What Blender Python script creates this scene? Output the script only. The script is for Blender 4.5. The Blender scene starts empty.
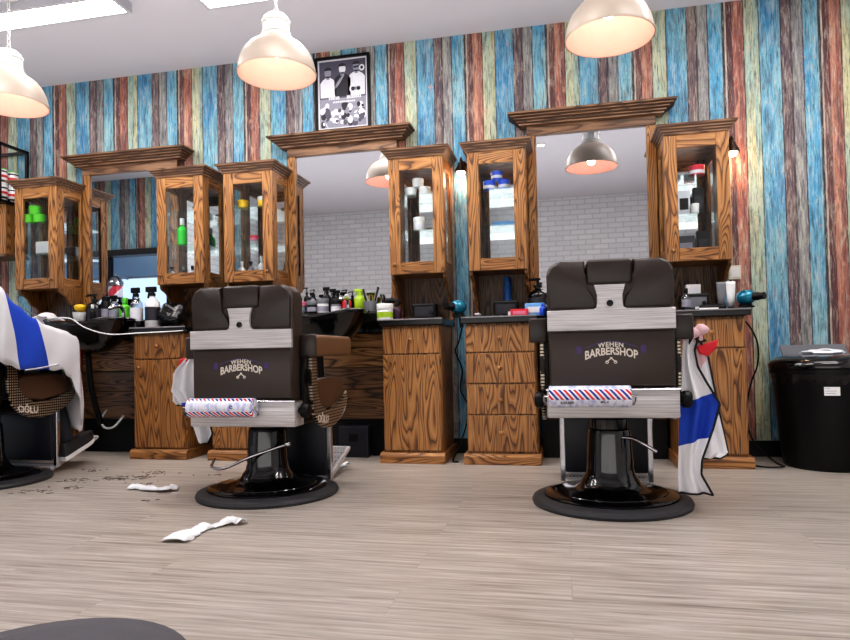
import bpy, bmesh, math, random
from mathutils import Vector, Matrix
random.seed(7)
S = bpy.context.scene
COL = S.collection
PI = math.pi

# ------------------------------------------------------------------ materials
def lin(c):
    return tuple((v/255/12.92 if v/255 <= .04045 else ((v/255+.055)/1.055)**2.4) for v in c) + (1.0,)

class NT:
    def __init__(s, name):
        s.m = bpy.data.materials.new(name); s.m.use_nodes = True
        s.t = s.m.node_tree; s.t.nodes.clear()
        s.out = s.t.nodes.new('ShaderNodeOutputMaterial')
    def n(s, typ, ins=None, **props):
        nd = s.t.nodes.new('ShaderNode'+typ)
        for k, v in props.items(): setattr(nd, k, v)
        for k, v in (ins or {}).items():
            if isinstance(v, bpy.types.NodeSocket): s.t.links.new(v, nd.inputs[k])
            else: nd.inputs[k].default_value = v
        return nd
    def math(s, op, a, b=0.0, c=None):
        d = {0: a, 1: b}
        if c is not None: d[2] = c
        return s.n('Math', d, operation=op).outputs[0]
    def mix(s, f, a, b, bt='MIX'):
        nd = s.n('Mix', {0: f, 6: a, 7: b}, data_type='RGBA', blend_type=bt)
        return nd.outputs[2]
    def ramp(s, f, stops, interp='LINEAR'):
        nd = s.n('ValToRGB', {0: f}); cr = nd.color_ramp; cr.interpolation = interp
        while len(cr.elements) < len(stops): cr.elements.new(.5)
        for e, (p, c) in zip(cr.elements, stops): e.position = p; e.color = c
        return nd.outputs[0]
    def noise(s, vec, scale, detail=3, rough=.5, dist=0.0):
        return s.n('TexNoise', {'Vector': vec, 'Scale': scale, 'Detail': detail, 'Roughness': rough, 'Distortion': dist}).outputs[0]
    def mapv(s, vec, scale=(1,1,1), loc=(0,0,0)):
        return s.n('Mapping', {'Vector': vec, 'Scale': scale, 'Location': loc}).outputs[0]
    def obj(s): return s.n('TexCoord').outputs['Object']
    def bsdf(s, **k):
        b = s.n('BsdfPrincipled', {kk.replace('_', ' '): v for kk, v in k.items()})
        s.t.links.new(b.outputs[0], s.out.inputs[0]); return b
    def bump(s, h, strength=.3, dist=.01):
        return s.n('Bump', {'Height': h, 'Strength': strength, 'Distance': dist}).outputs[0]

def plain(name, c, rough=.5, metal=0.0, noise=.12, scale=25, bump=0, coat=0.0, **kw):
    t = NT(name); o = t.obj()
    nz = t.noise(o, scale, 4, .6)
    col = t.mix(t.math('MULTIPLY', nz, noise*2), lin(c), tuple(v*.55 for v in lin(c)[:3])+(1,))
    k = dict(Base_Color=col, Roughness=rough, Metallic=metal, Coat_Weight=coat); k.update(kw)
    if bump: k['Normal'] = t.bump(nz, bump, .004)
    t.bsdf(**k); return t.m

def emit(name, c, s):
    t = NT(name); e = t.n('Emission', {0: lin(c), 1: s}); t.t.links.new(e.outputs[0], t.out.inputs[0]); return t.m

def oak(name, axis, dark, mid, light, rings=11, rough=.42, freq=11.0):
    """wood with flame-shaped growth lines running along AXIS"""
    t = NT(name); o = t.obj()
    rnd = t.n('ObjectInfo').outputs['Random']
    off = t.n('CombineXYZ', {0: t.math('MULTIPLY', rnd, 31.0), 1: t.math('MULTIPLY', rnd, 17.0), 2: t.math('MULTIPLY', rnd, 9.0)}).outputs[0]
    v = t.n('VectorMath', {0: o, 1: off}, operation='ADD').outputs[0]
    sc = [freq, freq, freq]; sc['xyz'.index(axis)] = freq*.12
    v1 = t.mapv(v, tuple(sc))
    n1 = t.noise(v1, 1.0, 1.5, .45, .3)
    fr = t.math('FRACT', t.math('MULTIPLY', n1, rings*1.6))
    c1 = t.ramp(fr, [(0, lin(mid)), (.30, lin(light)), (.66, lin(mid)), (.87, lin(dark)), (.96, lin(dark)), (1, lin(mid))])
    sp = [260.0]*3; sp['xyz'.index(axis)] = 9.0
    n2 = t.noise(t.mapv(v, tuple(sp)), 1.0, 2, .6)
    c2 = t.mix(t.math('MULTIPLY', t.math('SUBTRACT', n2, .35), 1.1), c1, tuple(x*.35 for x in lin(mid)[:3])+(1,))
    n3 = t.noise(v, 3.0, 2, .5)
    c3 = t.mix(t.math('MULTIPLY', n3, .45), c2, lin(dark))
    t.bsdf(Base_Color=c3, Roughness=rough, Normal=t.bump(fr, .12, .002)); return t.m

OAK_D, OAK_M, OAK_L = (78, 46, 20), (164, 110, 58), (198, 146, 88)
M = {}
M['oak_v'] = oak('oak upright grain', 'z', OAK_D, OAK_M, OAK_L)
M['oak_h'] = oak('oak level grain', 'x', OAK_D, OAK_M, OAK_L)
M['oak_y'] = oak('oak grain into the wall', 'y', OAK_D, OAK_M, OAK_L)
M['brown_v'] = oak('brown oak upright grain', 'z', (72, 43, 18), (150, 99, 50), (182, 130, 74))
M['brown_h'] = oak('brown oak level grain', 'x', (72, 43, 18), (150, 99, 50), (182, 130, 74))
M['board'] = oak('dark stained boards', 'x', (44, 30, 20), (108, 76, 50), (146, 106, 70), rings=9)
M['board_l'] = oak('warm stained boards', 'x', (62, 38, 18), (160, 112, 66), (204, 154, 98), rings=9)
M['back_v'] = oak('dark back boards', 'z', (50, 34, 22), (118, 86, 60), (152, 116, 84))
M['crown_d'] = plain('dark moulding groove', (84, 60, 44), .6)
M['crown'] = oak('walnut mouldings', 'x', (72, 48, 32), (132, 96, 68), (160, 122, 90), rings=6, rough=.45)
M['mirror'] = plain('mirror silver', (226, 228, 232), .015, 1.0, .0)
M['black'] = plain('black plastic', (7, 7, 9), .4, Specular_IOR_Level=.25)
M['black_gloss'] = plain('black lacquer', (7, 7, 10), .12, coat=.35)
M['rubber'] = plain('dark rubber', (46, 46, 50), .55, bump=.2)
M['black_metal'] = plain('black metal', (22, 22, 24), .4, .3)
M['stone'] = plain('black worktop', (15, 15, 17), .25, scale=60)
M['stone_edge'] = plain('pale worktop edge', (132, 130, 134), .3)
M['vinyl'] = plain('dark brown vinyl', (54, 42, 35), .42, scale=180, bump=.25, noise=.2)
M['vinyl_tan'] = plain('worn tan vinyl', (116, 84, 58), .4, scale=60, bump=.2, noise=.25)
M['vinyl_brown'] = plain('brown seat side vinyl', (84, 58, 42), .4, scale=60, bump=.2, noise=.25)
M['vinyl_dark'] = plain('near black vinyl', (44, 34, 29), .38, scale=120, bump=.2)
M['navy'] = plain('navy vinyl', (13, 14, 28), .45)
M['chrome'] = plain('chrome', (200, 200, 205), .16, 1.0, .1)
M['white_plastic'] = plain('white plastic', (226, 226, 226), .35)
M['cream'] = plain('cream plastic', (222, 216, 200), .4)
M['grey_plastic'] = plain('grey plastic', (112, 114, 120), .4)
M['green'] = plain('bright green plastic', (92, 200, 40), .35)
M['lime'] = plain('lime plastic', (168, 204, 40), .35)
M['neon'] = plain('neon green plastic', (30, 210, 50), .3)
M['yellow'] = plain('yellow plastic', (236, 190, 30), .4)
M['blue'] = plain('royal blue plastic', (30, 84, 214), .35)
M['blue_clear'] = plain('clear blue plastic', (112, 170, 224), .15)
M['deep_blue'] = plain('deep blue plastic', (40, 110, 196), .3)
M['red'] = plain('red plastic', (214, 40, 60), .35)
M['pink'] = plain('pink plastic', (226, 120, 150), .4)
M['purple'] = plain('dark purple plastic', (52, 22, 48), .4)
M['teal'] = plain('teal metallic plastic', (18, 120, 150), .22, .35, coat=.5)
M['paper'] = plain('white tissue', (236, 238, 242), .8, scale=60, bump=.4)
M['cloth'] = plain('white gown cloth', (212, 212, 217), .75, scale=90, bump=.25, noise=.08)
M['cloth_pink'] = plain('pale pink gown cloth', (226, 190, 196), .75, scale=90, bump=.25)
M['cloth_blue'] = plain('blue gown cloth', (24, 66, 176), .7, scale=90, bump=.25)
M['cloth_red'] = plain('red gown cloth', (214, 36, 52), .7, scale=90, bump=.25)
M['cloth_black'] = plain('black gown hem', (20, 20, 24), .7)
M['towel'] = plain('white towelling', (226, 222, 222), .9, scale=220, bump=.8)
M['skin'] = plain('skin', (196, 148, 120), .5, noise=.06, Subsurface_Weight=.1)
M['hair'] = plain('dark hair', (30, 22, 18), .6, scale=120, bump=.8)
M['denim'] = plain('dark trousers', (26, 28, 36), .8, scale=150, bump=.3)
M['shirt'] = plain('grey shirt', (90, 92, 98), .8)
M['shoe'] = plain('black shoe leather', (34, 34, 38), .5)
M['sole'] = plain('white shoe sole', (222, 222, 220), .6)
M['lamp_out'] = plain('white enamel with age', (168, 155, 142), .4, scale=9, noise=.2)
M['lamp_white'] = plain('white enamel', (226, 224, 220), .4)
M['lamp_in'] = plain('pinkish enamel inside shade', (192, 146, 134), .7)
M['rust'] = plain('bronze lamp metal', (58, 42, 34), .4, .6)
M['led'] = emit('panel light diffuser', (255, 250, 248), 27.0)
M['bulb'] = emit('warm bulb', (255, 236, 210), 30.0)
M['bulb_s'] = emit('spot bulb', (255, 240, 216), 14.0)
M['frame_w'] = plain('panel light frame', (190, 190, 196), .5)
M['ceiling'] = plain('ceiling paint', (206, 204, 210), .9, scale=3, noise=.05)
M['hairbits'] = plain('dark hair clippings', (96, 84, 78), .9)
M['stool'] = plain('dark grey stool cover', (84, 82, 88), .8)
M['foil'] = plain('crumpled black bag film', (18, 18, 20), .18)
M['letter_w'] = plain('pale lettering', (220, 212, 200), .5, noise=.05)
M['letter_k'] = plain('black lettering', (20, 20, 24), .6)
M['letter_b'] = plain('blue lettering', (30, 60, 160), .6)
M['letter_p'] = plain('violet print', (70, 52, 108), .6)
M['pr_bg'] = plain('poster dark print', (84, 82, 98), .6, noise=.3, scale=14)
M['pr_w'] = plain('poster white print', (226, 226, 234), .6, noise=.2, scale=40)
M['pr_g'] = plain('poster grey print', (150, 150, 164), .6, noise=.3, scale=40)
M['pr_k'] = plain('poster black print', (34, 33, 42), .6)
def make_awning():
    t = NT('thin awning cloth'); d = t.n('BsdfDiffuse', {0: lin((190, 216, 240))}); tr = t.n('BsdfTranslucent', {0: lin((190, 216, 240))})
    t.t.links.new(t.n('MixShader', {0: .55, 1: d.outputs[0], 2: tr.outputs[0]}).outputs[0], t.out.inputs[0]); return t.m
M['street_sky'] = make_awning()
M['street_ground'] = plain('pavement', (170, 180, 190), .9)

def glass(name, tint=(1, 1, 1, 1), rough=.02, ior=1.45, extra=0.0):
    t = NT(name)
    tr = t.n('BsdfTransparent', {0: tint}); gl = t.n('BsdfGlossy', {0: (1, 1, 1, 1), 1: rough})
    f0 = ((ior-1)/(ior+1))**2
    fc = t.n('LayerWeight', {0: .5}).outputs['Facing']
    fr = t.math('ADD', t.math('MULTIPLY', t.math('POWER', fc, 5.0), 1-f0), f0+extra)
    mx = t.n('MixShader', {0: fr, 1: tr.outputs[0], 2: gl.outputs[0]})
    t.t.links.new(mx.outputs[0], t.out.inputs[0]); return t.m
M['glass'] = glass('clear glass', (.96, .98, .98, 1))
M['shelf_glass'] = glass('glass shelf', (.84, .92, .90, 1), ior=1.16)
M['clear_bottle'] = glass('clear bottle plastic', (.80, .84, .88, 1), .1, extra=.12)

def make_brushed():
    t = NT('brushed steel'); o = t.obj()
    n1 = t.noise(t.mapv(o, (4, 40, 220)), 1.0, 3, .6)
    c = t.ramp(n1, [(.25, lin((150, 147, 148))), (.55, lin((196, 193, 194))), (.8, lin((216, 214, 214)))])
    t.bsdf(Base_Color=c, Roughness=.42, Metallic=.35, Normal=t.bump(n1, .1, .001)); return t.m
M['brushed'] = make_brushed()

def make_perf(name, base, hole, size):
    t = NT(name); o = t.obj()
    br = t.n('TexBrick', {'Vector': t.n('CombineXYZ', {0: t.n('SeparateXYZ', {0: o}).outputs[1], 1: t.n('SeparateXYZ', {0: o}).outputs[2]}).outputs[0],
        'Color1': lin(base), 'Color2': lin(base), 'Mortar': lin(hole), 'Scale': 1.0, 'Mortar Size': size*.22, 'Brick Width': size, 'Row Height': size, 'Bias': 0.0}, offset=0.0)
    t.bsdf(Base_Color=br.outputs[0], Roughness=.3, Metallic=.7); return t.m
M['filigree'] = make_perf('pierced seat side metal', (196, 184, 164), (40, 34, 30), .014)
def make_tread():
    t = NT('studded tread plate'); o = t.obj()
    vo = t.n('TexVoronoi', {'Vector': o, 'Scale': 60.0, 'Randomness': .0})
    c = t.ramp(vo.outputs[0], [(.25, lin((70, 70, 74))), (.32, lin((206, 206, 210)))])
    t.bsdf(Base_Color=c, Roughness=.3, Metallic=.7); return t.m
M['tread'] = make_tread()

def make_wallpaper():
    t = NT('weathered painted plank wallpaper')
    p = t.n('SeparateXYZ', {0: t.n('NewGeometry').outputs['Position']})
    x, z = p.outputs[0], p.outputs[2]
    u = t.math('DIVIDE', t.math('ADD', x, 3.789), .53)
    wob = t.math('MULTIPLY', t.math('SUBTRACT', t.noise(t.n('CombineXYZ', {0: t.math('MULTIPLY', x, 2.0), 1: t.math('MULTIPLY', z, 6.0)}).outputs[0], 1.0, 3), .5), .012)
    f = t.math('FRACT', t.math('ADD', u, wob))
    seg = [(0, (44, 30, 32), (50, 36, 36)), (.012, (196, 182, 166), (172, 160, 150)), (.035, (92, 50, 50), (122, 74, 66)), (.10, (168, 98, 80), (206, 150, 122)),
           (.16, (142, 84, 74), (176, 112, 92)), (.214, (60, 44, 44), (70, 60, 56)), (.226, (160, 190, 180), (204, 200, 158)), (.32, (190, 190, 150), (158, 190, 180)), (.372, (58, 70, 74), (70, 84, 84)),
           (.384, (60, 142, 188), (116, 178, 198)), (.53, (92, 156, 192), (132, 184, 196)), (.60, (40, 44, 52), (60, 60, 64)), (.612, (96, 74, 82), (136, 116, 112)),
           (.70, (58, 48, 54), (80, 70, 72)), (.722, (128, 124, 128), (158, 160, 154)), (.825, (44, 46, 54), (60, 66, 72)), (.838, (76, 160, 200), (136, 190, 202)), (.965, (104, 164, 196), (150, 190, 196)), (.985, (54, 60, 66), (60, 66, 70))]
    a = t.ramp(f, [(q, lin(c)) for q, c, d in seg], 'CONSTANT')
    b = t.ramp(f, [(q, lin(d)) for q, c, d in seg], 'CONSTANT')
    pid = t.math('FLOOR', t.math('MULTIPLY', u, 5))
    vlow = t.n('CombineXYZ', {0: t.math('MULTIPLY', x, 7.0), 1: t.math('MULTIPLY', z, 1.6), 2: t.math('MULTIPLY', pid, 3.7)}).outputs[0]
    nl = t.noise(vlow, 1.0, 4, .6)
    col = t.mix(t.ramp(nl, [(.38, (0, 0, 0, 1)), (.62, (1, 1, 1, 1))]), a, b)
    vm = t.n('CombineXYZ', {0: t.math('MULTIPLY', x, 26.0), 1: t.math('MULTIPLY', z, 5.0), 2: pid}).outputs[0]
    nm = t.noise(vm, 1.0, 5, .7, .8)
    col = t.mix(t.ramp(nm, [(.34, (.6, .6, .6, 1)), (.52, (0, 0, 0, 1))]), col, lin((74, 70, 78)))
    col = t.mix(t.ramp(nm, [(.52, (0, 0, 0, 1)), (.70, (.6, .6, .6, 1))]), col, lin((196, 192, 176)))
    vg = t.n('CombineXYZ', {0: t.math('MULTIPLY', x, 120.0), 1: t.math('MULTIPLY', z, 9.0), 2: pid}).outputs[0]
    ng = t.noise(vg, 1.0, 4, .7, .8)
    col = t.mix(t.ramp(ng, [(.32, (.85, .85, .85, 1)), (.48, (0, 0, 0, 1))]), col, lin((50, 46, 52)))
    col = t.mix(t.ramp(ng, [(.54, (0, 0, 0, 1)), (.70, (.55, .55, .55, 1))]), col, lin((212, 208, 196)))
    vc = t.n('CombineXYZ', {0: t.math('MULTIPLY', x, 70.0), 1: t.math('MULTIPLY', z, 40.0), 2: pid}).outputs[0]
    nc = t.noise(vc, 1.0, 4, .7, 1.0)
    col = t.mix(t.ramp(nc, [(.26, (.8, .8, .8, 1)), (.38, (0, 0, 0, 1))]), col, lin((58, 50, 54)))
    nf = t.noise(t.n('CombineXYZ', {0: t.math('MULTIPLY', x, 16.0), 1: t.math('MULTIPLY', z, 10.0), 2: 5.0}).outputs[0], 1.0, 3, .6)
    col = t.mix(t.ramp(nf, [(.66, (0, 0, 0, 1)), (.72, (.55, .55, .55, 1))]), col, lin((206, 150, 134)))
    col = t.n('HueSaturation', {'Saturation': 1.0, 'Value': 1.0, 'Color': col}).outputs[0]
    t.bsdf(Base_Color=col, Roughness=.65, Normal=t.bump(ng, .15, .003)); return t.m
M['wallpaper'] = make_wallpaper()

def make_brick():
    t = NT('white glazed brick')
    p = t.n('SeparateXYZ', {0: t.n('NewGeometry').outputs['Position']})
    v = t.n('CombineXYZ', {0: t.math('ADD', p.outputs[0], p.outputs[1]), 1: p.outputs[2]}).outputs[0]
    br = t.n('TexBrick', {'Vector': v, 'Color1': lin((232, 232, 232)), 'Color2': lin((218, 218, 220)), 'Mortar': lin((190, 190, 194)), 'Scale': 1.0, 'Mortar Size': .007, 'Brick Width': .2, 'Row Height': .07, 'Bias': .1})
    nz = t.noise(v, 30, 3)
    c = t.mix(t.math('MULTIPLY', nz, .3), br.outputs[0], lin((240, 240, 238)))
    t.bsdf(Base_Color=c, Roughness=.6, Normal=t.bump(br.outputs[1], -.4, .004)); return t.m
M['brick'] = make_brick()

def make_floor():
    t = NT('pale grey oak laminate')
    p = t.n('SeparateXYZ', {0: t.n('NewGeometry').outputs['Position']})
    x, y = p.outputs[0], p.outputs[1]
    v = t.n('CombineXYZ', {0: x, 1: y}).outputs[0]
    br = t.n('TexBrick', {'Vector': v, 'Color1': (.1, .1, .1, 1), 'Color2': (.9, .9, .9, 1), 'Mortar': (.5, .5, .5, 1), 'Scale': 1.0, 'Mortar Size': .0012, 'Brick Width': 1.25, 'Row Height': .19}, offset=.37)
    pid = t.math('MULTIPLY', br.outputs[0], 9.0)
    st = t.noise(t.n('CombineXYZ', {0: t.math('MULTIPLY', x, 2.6), 1: t.math('MULTIPLY', y, 58.0), 2: pid}).outputs[0], 1.0, 4, .62, .4)
    c = t.ramp(st, [(.28, lin((104, 93, 84))), (.44, lin((154, 144, 135))), (.58, lin((176, 168, 160))), (.76, lin((202, 196, 190)))])
    st2 = t.noise(t.n('CombineXYZ', {0: t.math('MULTIPLY', x, 9.0), 1: t.math('MULTIPLY', y, 190.0), 2: pid}).outputs[0], 1.0, 3, .6)
    c = t.mix(t.ramp(st2, [(.3, (.55, .55, .55, 1)), (.46, (0, 0, 0, 1))]), c, lin((136, 122, 112)))
    lo = t.noise(v, 1.3, 3, .5)
    c = t.mix(t.math('MULTIPLY', lo, .35), c, lin((172, 164, 154)))
    c = t.mix(t.math('MULTIPLY', br.outputs[1], .3), c, lin((120, 108, 98)))
    t.bsdf(Base_Color=c, Roughness=.38, Normal=t.bump(st, .06, .002)); return t.m
M['floor'] = make_floor()

def make_stripes(name, bands, freq=26.0, slant=.035):
    """wrapper of a paper roll lying along x: bands of red and blue slanted bars round it, white between"""
    t = NT(name); p = t.n('SeparateXYZ', {0: t.obj()})
    ang = t.math('ARCTAN2', p.outputs[2], t.math('MULTIPLY', p.outputs[1], -1.0))
    f = t.math('FRACT', t.math('MULTIPLY', t.math('ADD', p.outputs[0], t.math('MULTIPLY', ang, slant)), freq))
    bars = t.ramp(f, [(0, lin((206, 34, 52))), (.30, lin((232, 230, 238))), (.5, lin((28, 44, 140))), (.80, lin((232, 230, 238)))], 'CONSTANT')
    m = None
    for a0, a1 in bands:
        k = t.math('MULTIPLY', t.math('GREATER_THAN', ang, a0), t.math('LESS_THAN', ang, a1))
        m = k if m is None else t.math('ADD', m, k)
    nz = t.noise(t.mapv(t.obj(), (60, 30, 30)), 1.0, 2)
    white = t.ramp(nz, [(.35, lin((178, 186, 226))), (.55, lin((226, 228, 240)))])
    t.bsdf(Base_Color=t.mix(m, white, bars), Roughness=.22, Coat_Weight=.4); return t.m
M['roll_c'] = make_stripes('barber stripe wrapper', [(-.25, .75)])
M['roll_b'] = make_stripes('barber stripe wrapper with white band', [(-1.3, -.35), (.75, 1.3)])

def make_can():
    t = NT('striped tin'); p = t.n('SeparateXYZ', {0: t.obj()})
    c = t.ramp(t.math('DIVIDE', p.outputs[2], .12), [(0, lin((220, 216, 214))), (.16, lin((28, 28, 34))), (.30, lin((226, 222, 220))), (.46, lin((206, 36, 48))), (.62, lin((226, 222, 220))), (.78, lin((30, 36, 60))), (.88, lin((226, 224, 222)))], 'CONSTANT')
    t.bsdf(Base_Color=c, Roughness=.35); return t.m
M['can'] = make_can()
def make_pole():
    t = NT('barber pole stripes'); p = t.n('SeparateXYZ', {0: t.obj()})
    ang = t.math('ARCTAN2', p.outputs[1], p.outputs[0])
    f = t.math('FRACT', t.math('ADD', t.math('MULTIPLY', p.outputs[2], 2.2), t.math('DIVIDE', ang, 2*PI)))
    c = t.ramp(f, [(0, lin((226, 228, 236))), (.25, lin((210, 50, 70))), (.5, lin((226, 228, 236))), (.75, lin((40, 90, 180)))], 'CONSTANT')
    t.bsdf(Base_Color=c, Roughness=.3); return t.m
M['pole'] = make_pole()

def gown_mat(name, stops):
    t = NT(name); a = t.n('Attribute', attribute_name='band').outputs['Fac']
    c = t.ramp(a, [(q, lin(col)) for q, col in stops], 'CONSTANT')
    t.bsdf(Base_Color=c, Roughness=.75, Normal=t.bump(t.noise(t.obj(), 90, 4, .6), .2, .004)); return t.m
CW, CB, CP = (212, 212, 217), (24, 70, 184), (228, 196, 200)

# ------------------------------------------------------------------ mesh helpers
def nb(): return bmesh.new()

def obj(name, bm, mats, parent=None, smooth=False, loc=None, rot=None, auto=None):
    me = bpy.data.meshes.new(name)
    bmesh.ops.recalc_face_normals(bm, faces=bm.faces)
    bm.to_mesh(me); bm.free()
    if not isinstance(mats, (list, tuple)): mats = [mats]
    for m in mats: me.materials.append(M[m] if isinstance(m, str) else m)
    o = bpy.data.objects.new(name, me); COL.objects.link(o)
    if parent is not None: o.parent = parent
    if loc is not None: o.location = loc
    if rot is not None: o.rotation_euler = rot
    if smooth or auto:
        me.polygons.foreach_set('use_smooth', [True]*len(me.polygons))
        if auto: me.set_sharp_from_angle(angle=math.radians(auto))
    return o

def tag(o, label, cat, group=None, kind=None):
    o['label'] = label
    if cat: o['category'] = cat
    if group: o['group'] = group
    if kind: o['kind'] = kind
    return o

def thing(name, label, cat, loc=(0, 0, 0), rz=0, group=None):
    o = bpy.data.objects.new(name, None); COL.objects.link(o)
    o.location = loc; o.rotation_euler = (0, 0, rz); o.empty_display_size = .1
    return tag(o, label, cat, group)

def struct(name, bm, mats, parent=None, label=None):
    o = obj(name, bm, mats, parent)
    if parent is None: o['kind'] = 'structure'
    if label: o['label'] = label
    return o

def dup(root, loc, rz=None, label=None, group=None):
    r = root.copy(); COL.objects.link(r); r.location = loc
    if rz is not None: r.rotation_euler = (0, 0, rz)
    if label: r['label'] = label
    if group: r['group'] = group
    def kids(a, b):
        for ch in list(a.children):
            c = ch.copy(); COL.objects.link(c); c.parent = b; c.matrix_parent_inverse = ch.matrix_parent_inverse.copy()
            kids(ch, c)
    kids(root, r); return r

def box(bm, x0, x1, y0, y1, z0, z1, bev=0, seg=2, mi=0):
    r = bmesh.ops.create_cube(bm, size=1)
    vs = r['verts']
    for v in vs:
        v.co = Vector(((x0+x1)/2+v.co.x*(x1-x0), (y0+y1)/2+v.co.y*(y1-y0), (z0+z1)/2+v.co.z*(z1-z0)))
    fs = set(f for v in vs for f in v.link_faces)
    for f in fs: f.material_index = mi
    if bev:
        es = list(set(e for v in vs for e in v.link_edges))
        rr = bmesh.ops.bevel(bm, geom=es, offset=bev, segments=seg, profile=.5, affect='EDGES')
        for f in rr['faces']: f.material_index = mi
    return vs

def prism(bm, poly, plane, d0, d1, bev=0, seg=2, mi=0):
    """extrude a 2-D outline; plane 'xz' extrudes along y, 'yz' along x, 'xy' along z"""
    def P(a, b, d):
        return {'xz': (a, d, b), 'yz': (d, a, b), 'xy': (a, b, d)}[plane]
    A = [bm.verts.new(P(a, b, d0)) for a, b in poly]; B = [bm.verts.new(P(a, b, d1)) for a, b in poly]
    n = len(poly); fs = [bm.faces.new(A), bm.faces.new(B[::-1])]
    caps = list(fs)
    for i in range(n): fs.append(bm.faces.new((A[i], B[i], B[(i+1) % n], A[(i+1) % n])))
    for f in fs: f.material_index = mi
    if bev:
        es = list(set(e for f in caps for e in f.edges))
        r = bmesh.ops.bevel(bm, geom=es, offset=bev, segments=seg, profile=.5, affect='EDGES')
        for f in r['faces']: f.material_index = mi

def lathe(bm, prof, seg=24, c=(0, 0, 0), axis='z', mi=0, sx=1, sy=1, cap=True):
    rings = []
    for r, h in prof:
        ring = []
        for i in range(seg):
            a = 2*PI*i/seg; u, v = r*math.cos(a)*sx, r*math.sin(a)*sy
            p = {'z': (u, v, h), 'x': (h, u, v), 'y': (u, h, v)}[axis]
            ring.append(bm.verts.new((c[0]+p[0], c[1]+p[1], c[2]+p[2])))
        rings.append(ring)
    for a, b in zip(rings, rings[1:]):
        for i in range(seg):
            f = bm.faces.new((a[i], a[(i+1) % seg], b[(i+1) % seg], b[i])); f.material_index = mi
    if cap:
        for ring in (rings[0], rings[-1]):
            f = bm.faces.new(ring); f.material_index = mi

def tube(bm, pts, r, seg=8, closed=False, mi=0, smooth_n=0):
    pts = [Vector(p) for p in pts]
    if smooth_n:
        out = []; n = len(pts)
        for i in range(n if closed else n-1):
            p0, p1, p2, p3 = (pts[(i-1) % n] if closed or i else pts[0]), pts[i], pts[(i+1) % n], (pts[(i+2) % n] if closed or i < n-2 else pts[-1])
            for k in range(smooth_n):
                u = k/smooth_n
                out.append(.5*((2*p1)+(p2-p0)*u+(2*p0-5*p1+4*p2-p3)*u*u+(3*p1-p0-3*p2+p3)*u**3))
        if not closed: out.append(pts[-1])
        pts = out
    n = len(pts); rings = []; up = Vector((.13, .27, 1)).normalized()
    for i, p in enumerate(pts):
        d = (pts[(i+1) % n] if closed or i < n-1 else p)-(pts[i-1] if closed or i else p)
        d.normalize(); a = d.cross(up)
        if a.length < 1e-3: a = d.cross(Vector((1, 0, 0)))
        a.normalize(); b = d.cross(a)
        rr = r
        if isinstance(r, (list, tuple)):
            q = i/(n-1)*(len(r)-1); k0 = min(int(q), len(r)-2); rr = r[k0]+(r[k0+1]-r[k0])*(q-k0)
        rings.append([bm.verts.new(p+rr*(a*math.cos(2*PI*k/seg)+b*math.sin(2*PI*k/seg))) for k in range(seg)])
    for i in range(n if closed else n-1):
        A, B = rings[i], rings[(i+1) % n]
        for k in range(seg):
            f = bm.faces.new((A[k], A[(k+1) % seg], B[(k+1) % seg], B[k])); f.material_index = mi
    if not closed:
        for ring in (rings[0], rings[-1]): bm.faces.new(ring).material_index = mi

def frame_xz(bm, x0, x1, z0, z1, wx, wz, y0, y1, bev=.003):
    """stiles in material 0 (upright grain), rails in material 1 (level grain)"""
    box(bm, x0, x0+wx, y0, y1, z0, z1, bev, 1, 0); box(bm, x1-wx, x1, y0, y1, z0, z1, bev, 1, 0)
    box(bm, x0+wx, x1-wx, y0, y1, z0, z0+wz, bev, 1, 1); box(bm, x0+wx, x1-wx, y0, y1, z1-wz, z1, bev, 1, 1)

def frame_yz(bm, y0, y1, z0, z1, wy, wz, x0, x1, bev=.003):
    box(bm, x0, x1, y0, y0+wy, z0, z1, bev, 1, 0); box(bm, x0, x1, y1-wy, y1, z0, z1, bev, 1, 0)
    box(bm, x0, x1, y0+wy, y1-wy, z0, z0+wz, bev, 1, 1); box(bm, x0, x1, y0+wy, y1-wy, z1-wz, z1, bev, 1, 1)

def crown_bm(half, depth, prof, y_back=0.0):
    """stepped moulding round the front and two sides; prof = (overhang, z)"""
    bm = nb(); rings = []
    for o, z in prof:
        rings.append([bm.verts.new(p) for p in ((-half-o, y_back, z), (-half-o, -depth-o, z), (half+o, -depth-o, z), (half+o, y_back, z))])
    for k, (a, b) in enumerate(zip(rings, rings[1:])):
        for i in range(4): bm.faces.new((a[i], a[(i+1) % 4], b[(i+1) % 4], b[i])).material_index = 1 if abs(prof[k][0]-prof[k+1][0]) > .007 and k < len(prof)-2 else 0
    bm.faces.new(rings[0]); bm.faces.new(rings[-1]); return bm

def text_into(bm, body, size, mapper, mi=0, bold=0.0, thick=.0006, spacing=1.0):
    """lettering as flat extruded outlines; mapper turns (u, v, d) into a point"""
    cu = bpy.data.curves.new('lettering', 'FONT'); cu.body = body; cu.size = size; cu.align_x = 'CENTER'; cu.align_y = 'CENTER'
    cu.extrude = thick; cu.offset = bold; cu.space_character = spacing; cu.resolution_u = 3
    o = bpy.data.objects.new('lettering', cu); COL.objects.link(o)
    dg = bpy.context.evaluated_depsgraph_get(); dg.update()
    me = bpy.data.meshes.new_from_object(o.evaluated_get(dg))
    n0 = len(bm.verts); f0 = len(bm.faces)
    bm.from_mesh(me); bm.verts.ensure_lookup_table(); bm.faces.ensure_lookup_table()
    for v in bm.verts[n0:]: v.co = Vector(mapper(v.co.x, v.co.y, v.co.z))
    for f in bm.faces[f0:]: f.material_index = mi
    bpy.data.objects.remove(o); bpy.data.meshes.remove(me); bpy.data.curves.remove(cu)

def knob_bm(x, y, z, r=.014):
    bm = nb(); lathe(bm, [(r*.5, 0), (r*.45, -.012), (r, -.018), (r*1.05, -.024), (r*.7, -.030), (r*.1, -.032)], 14, (x, y, z), 'y'); return bm

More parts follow.
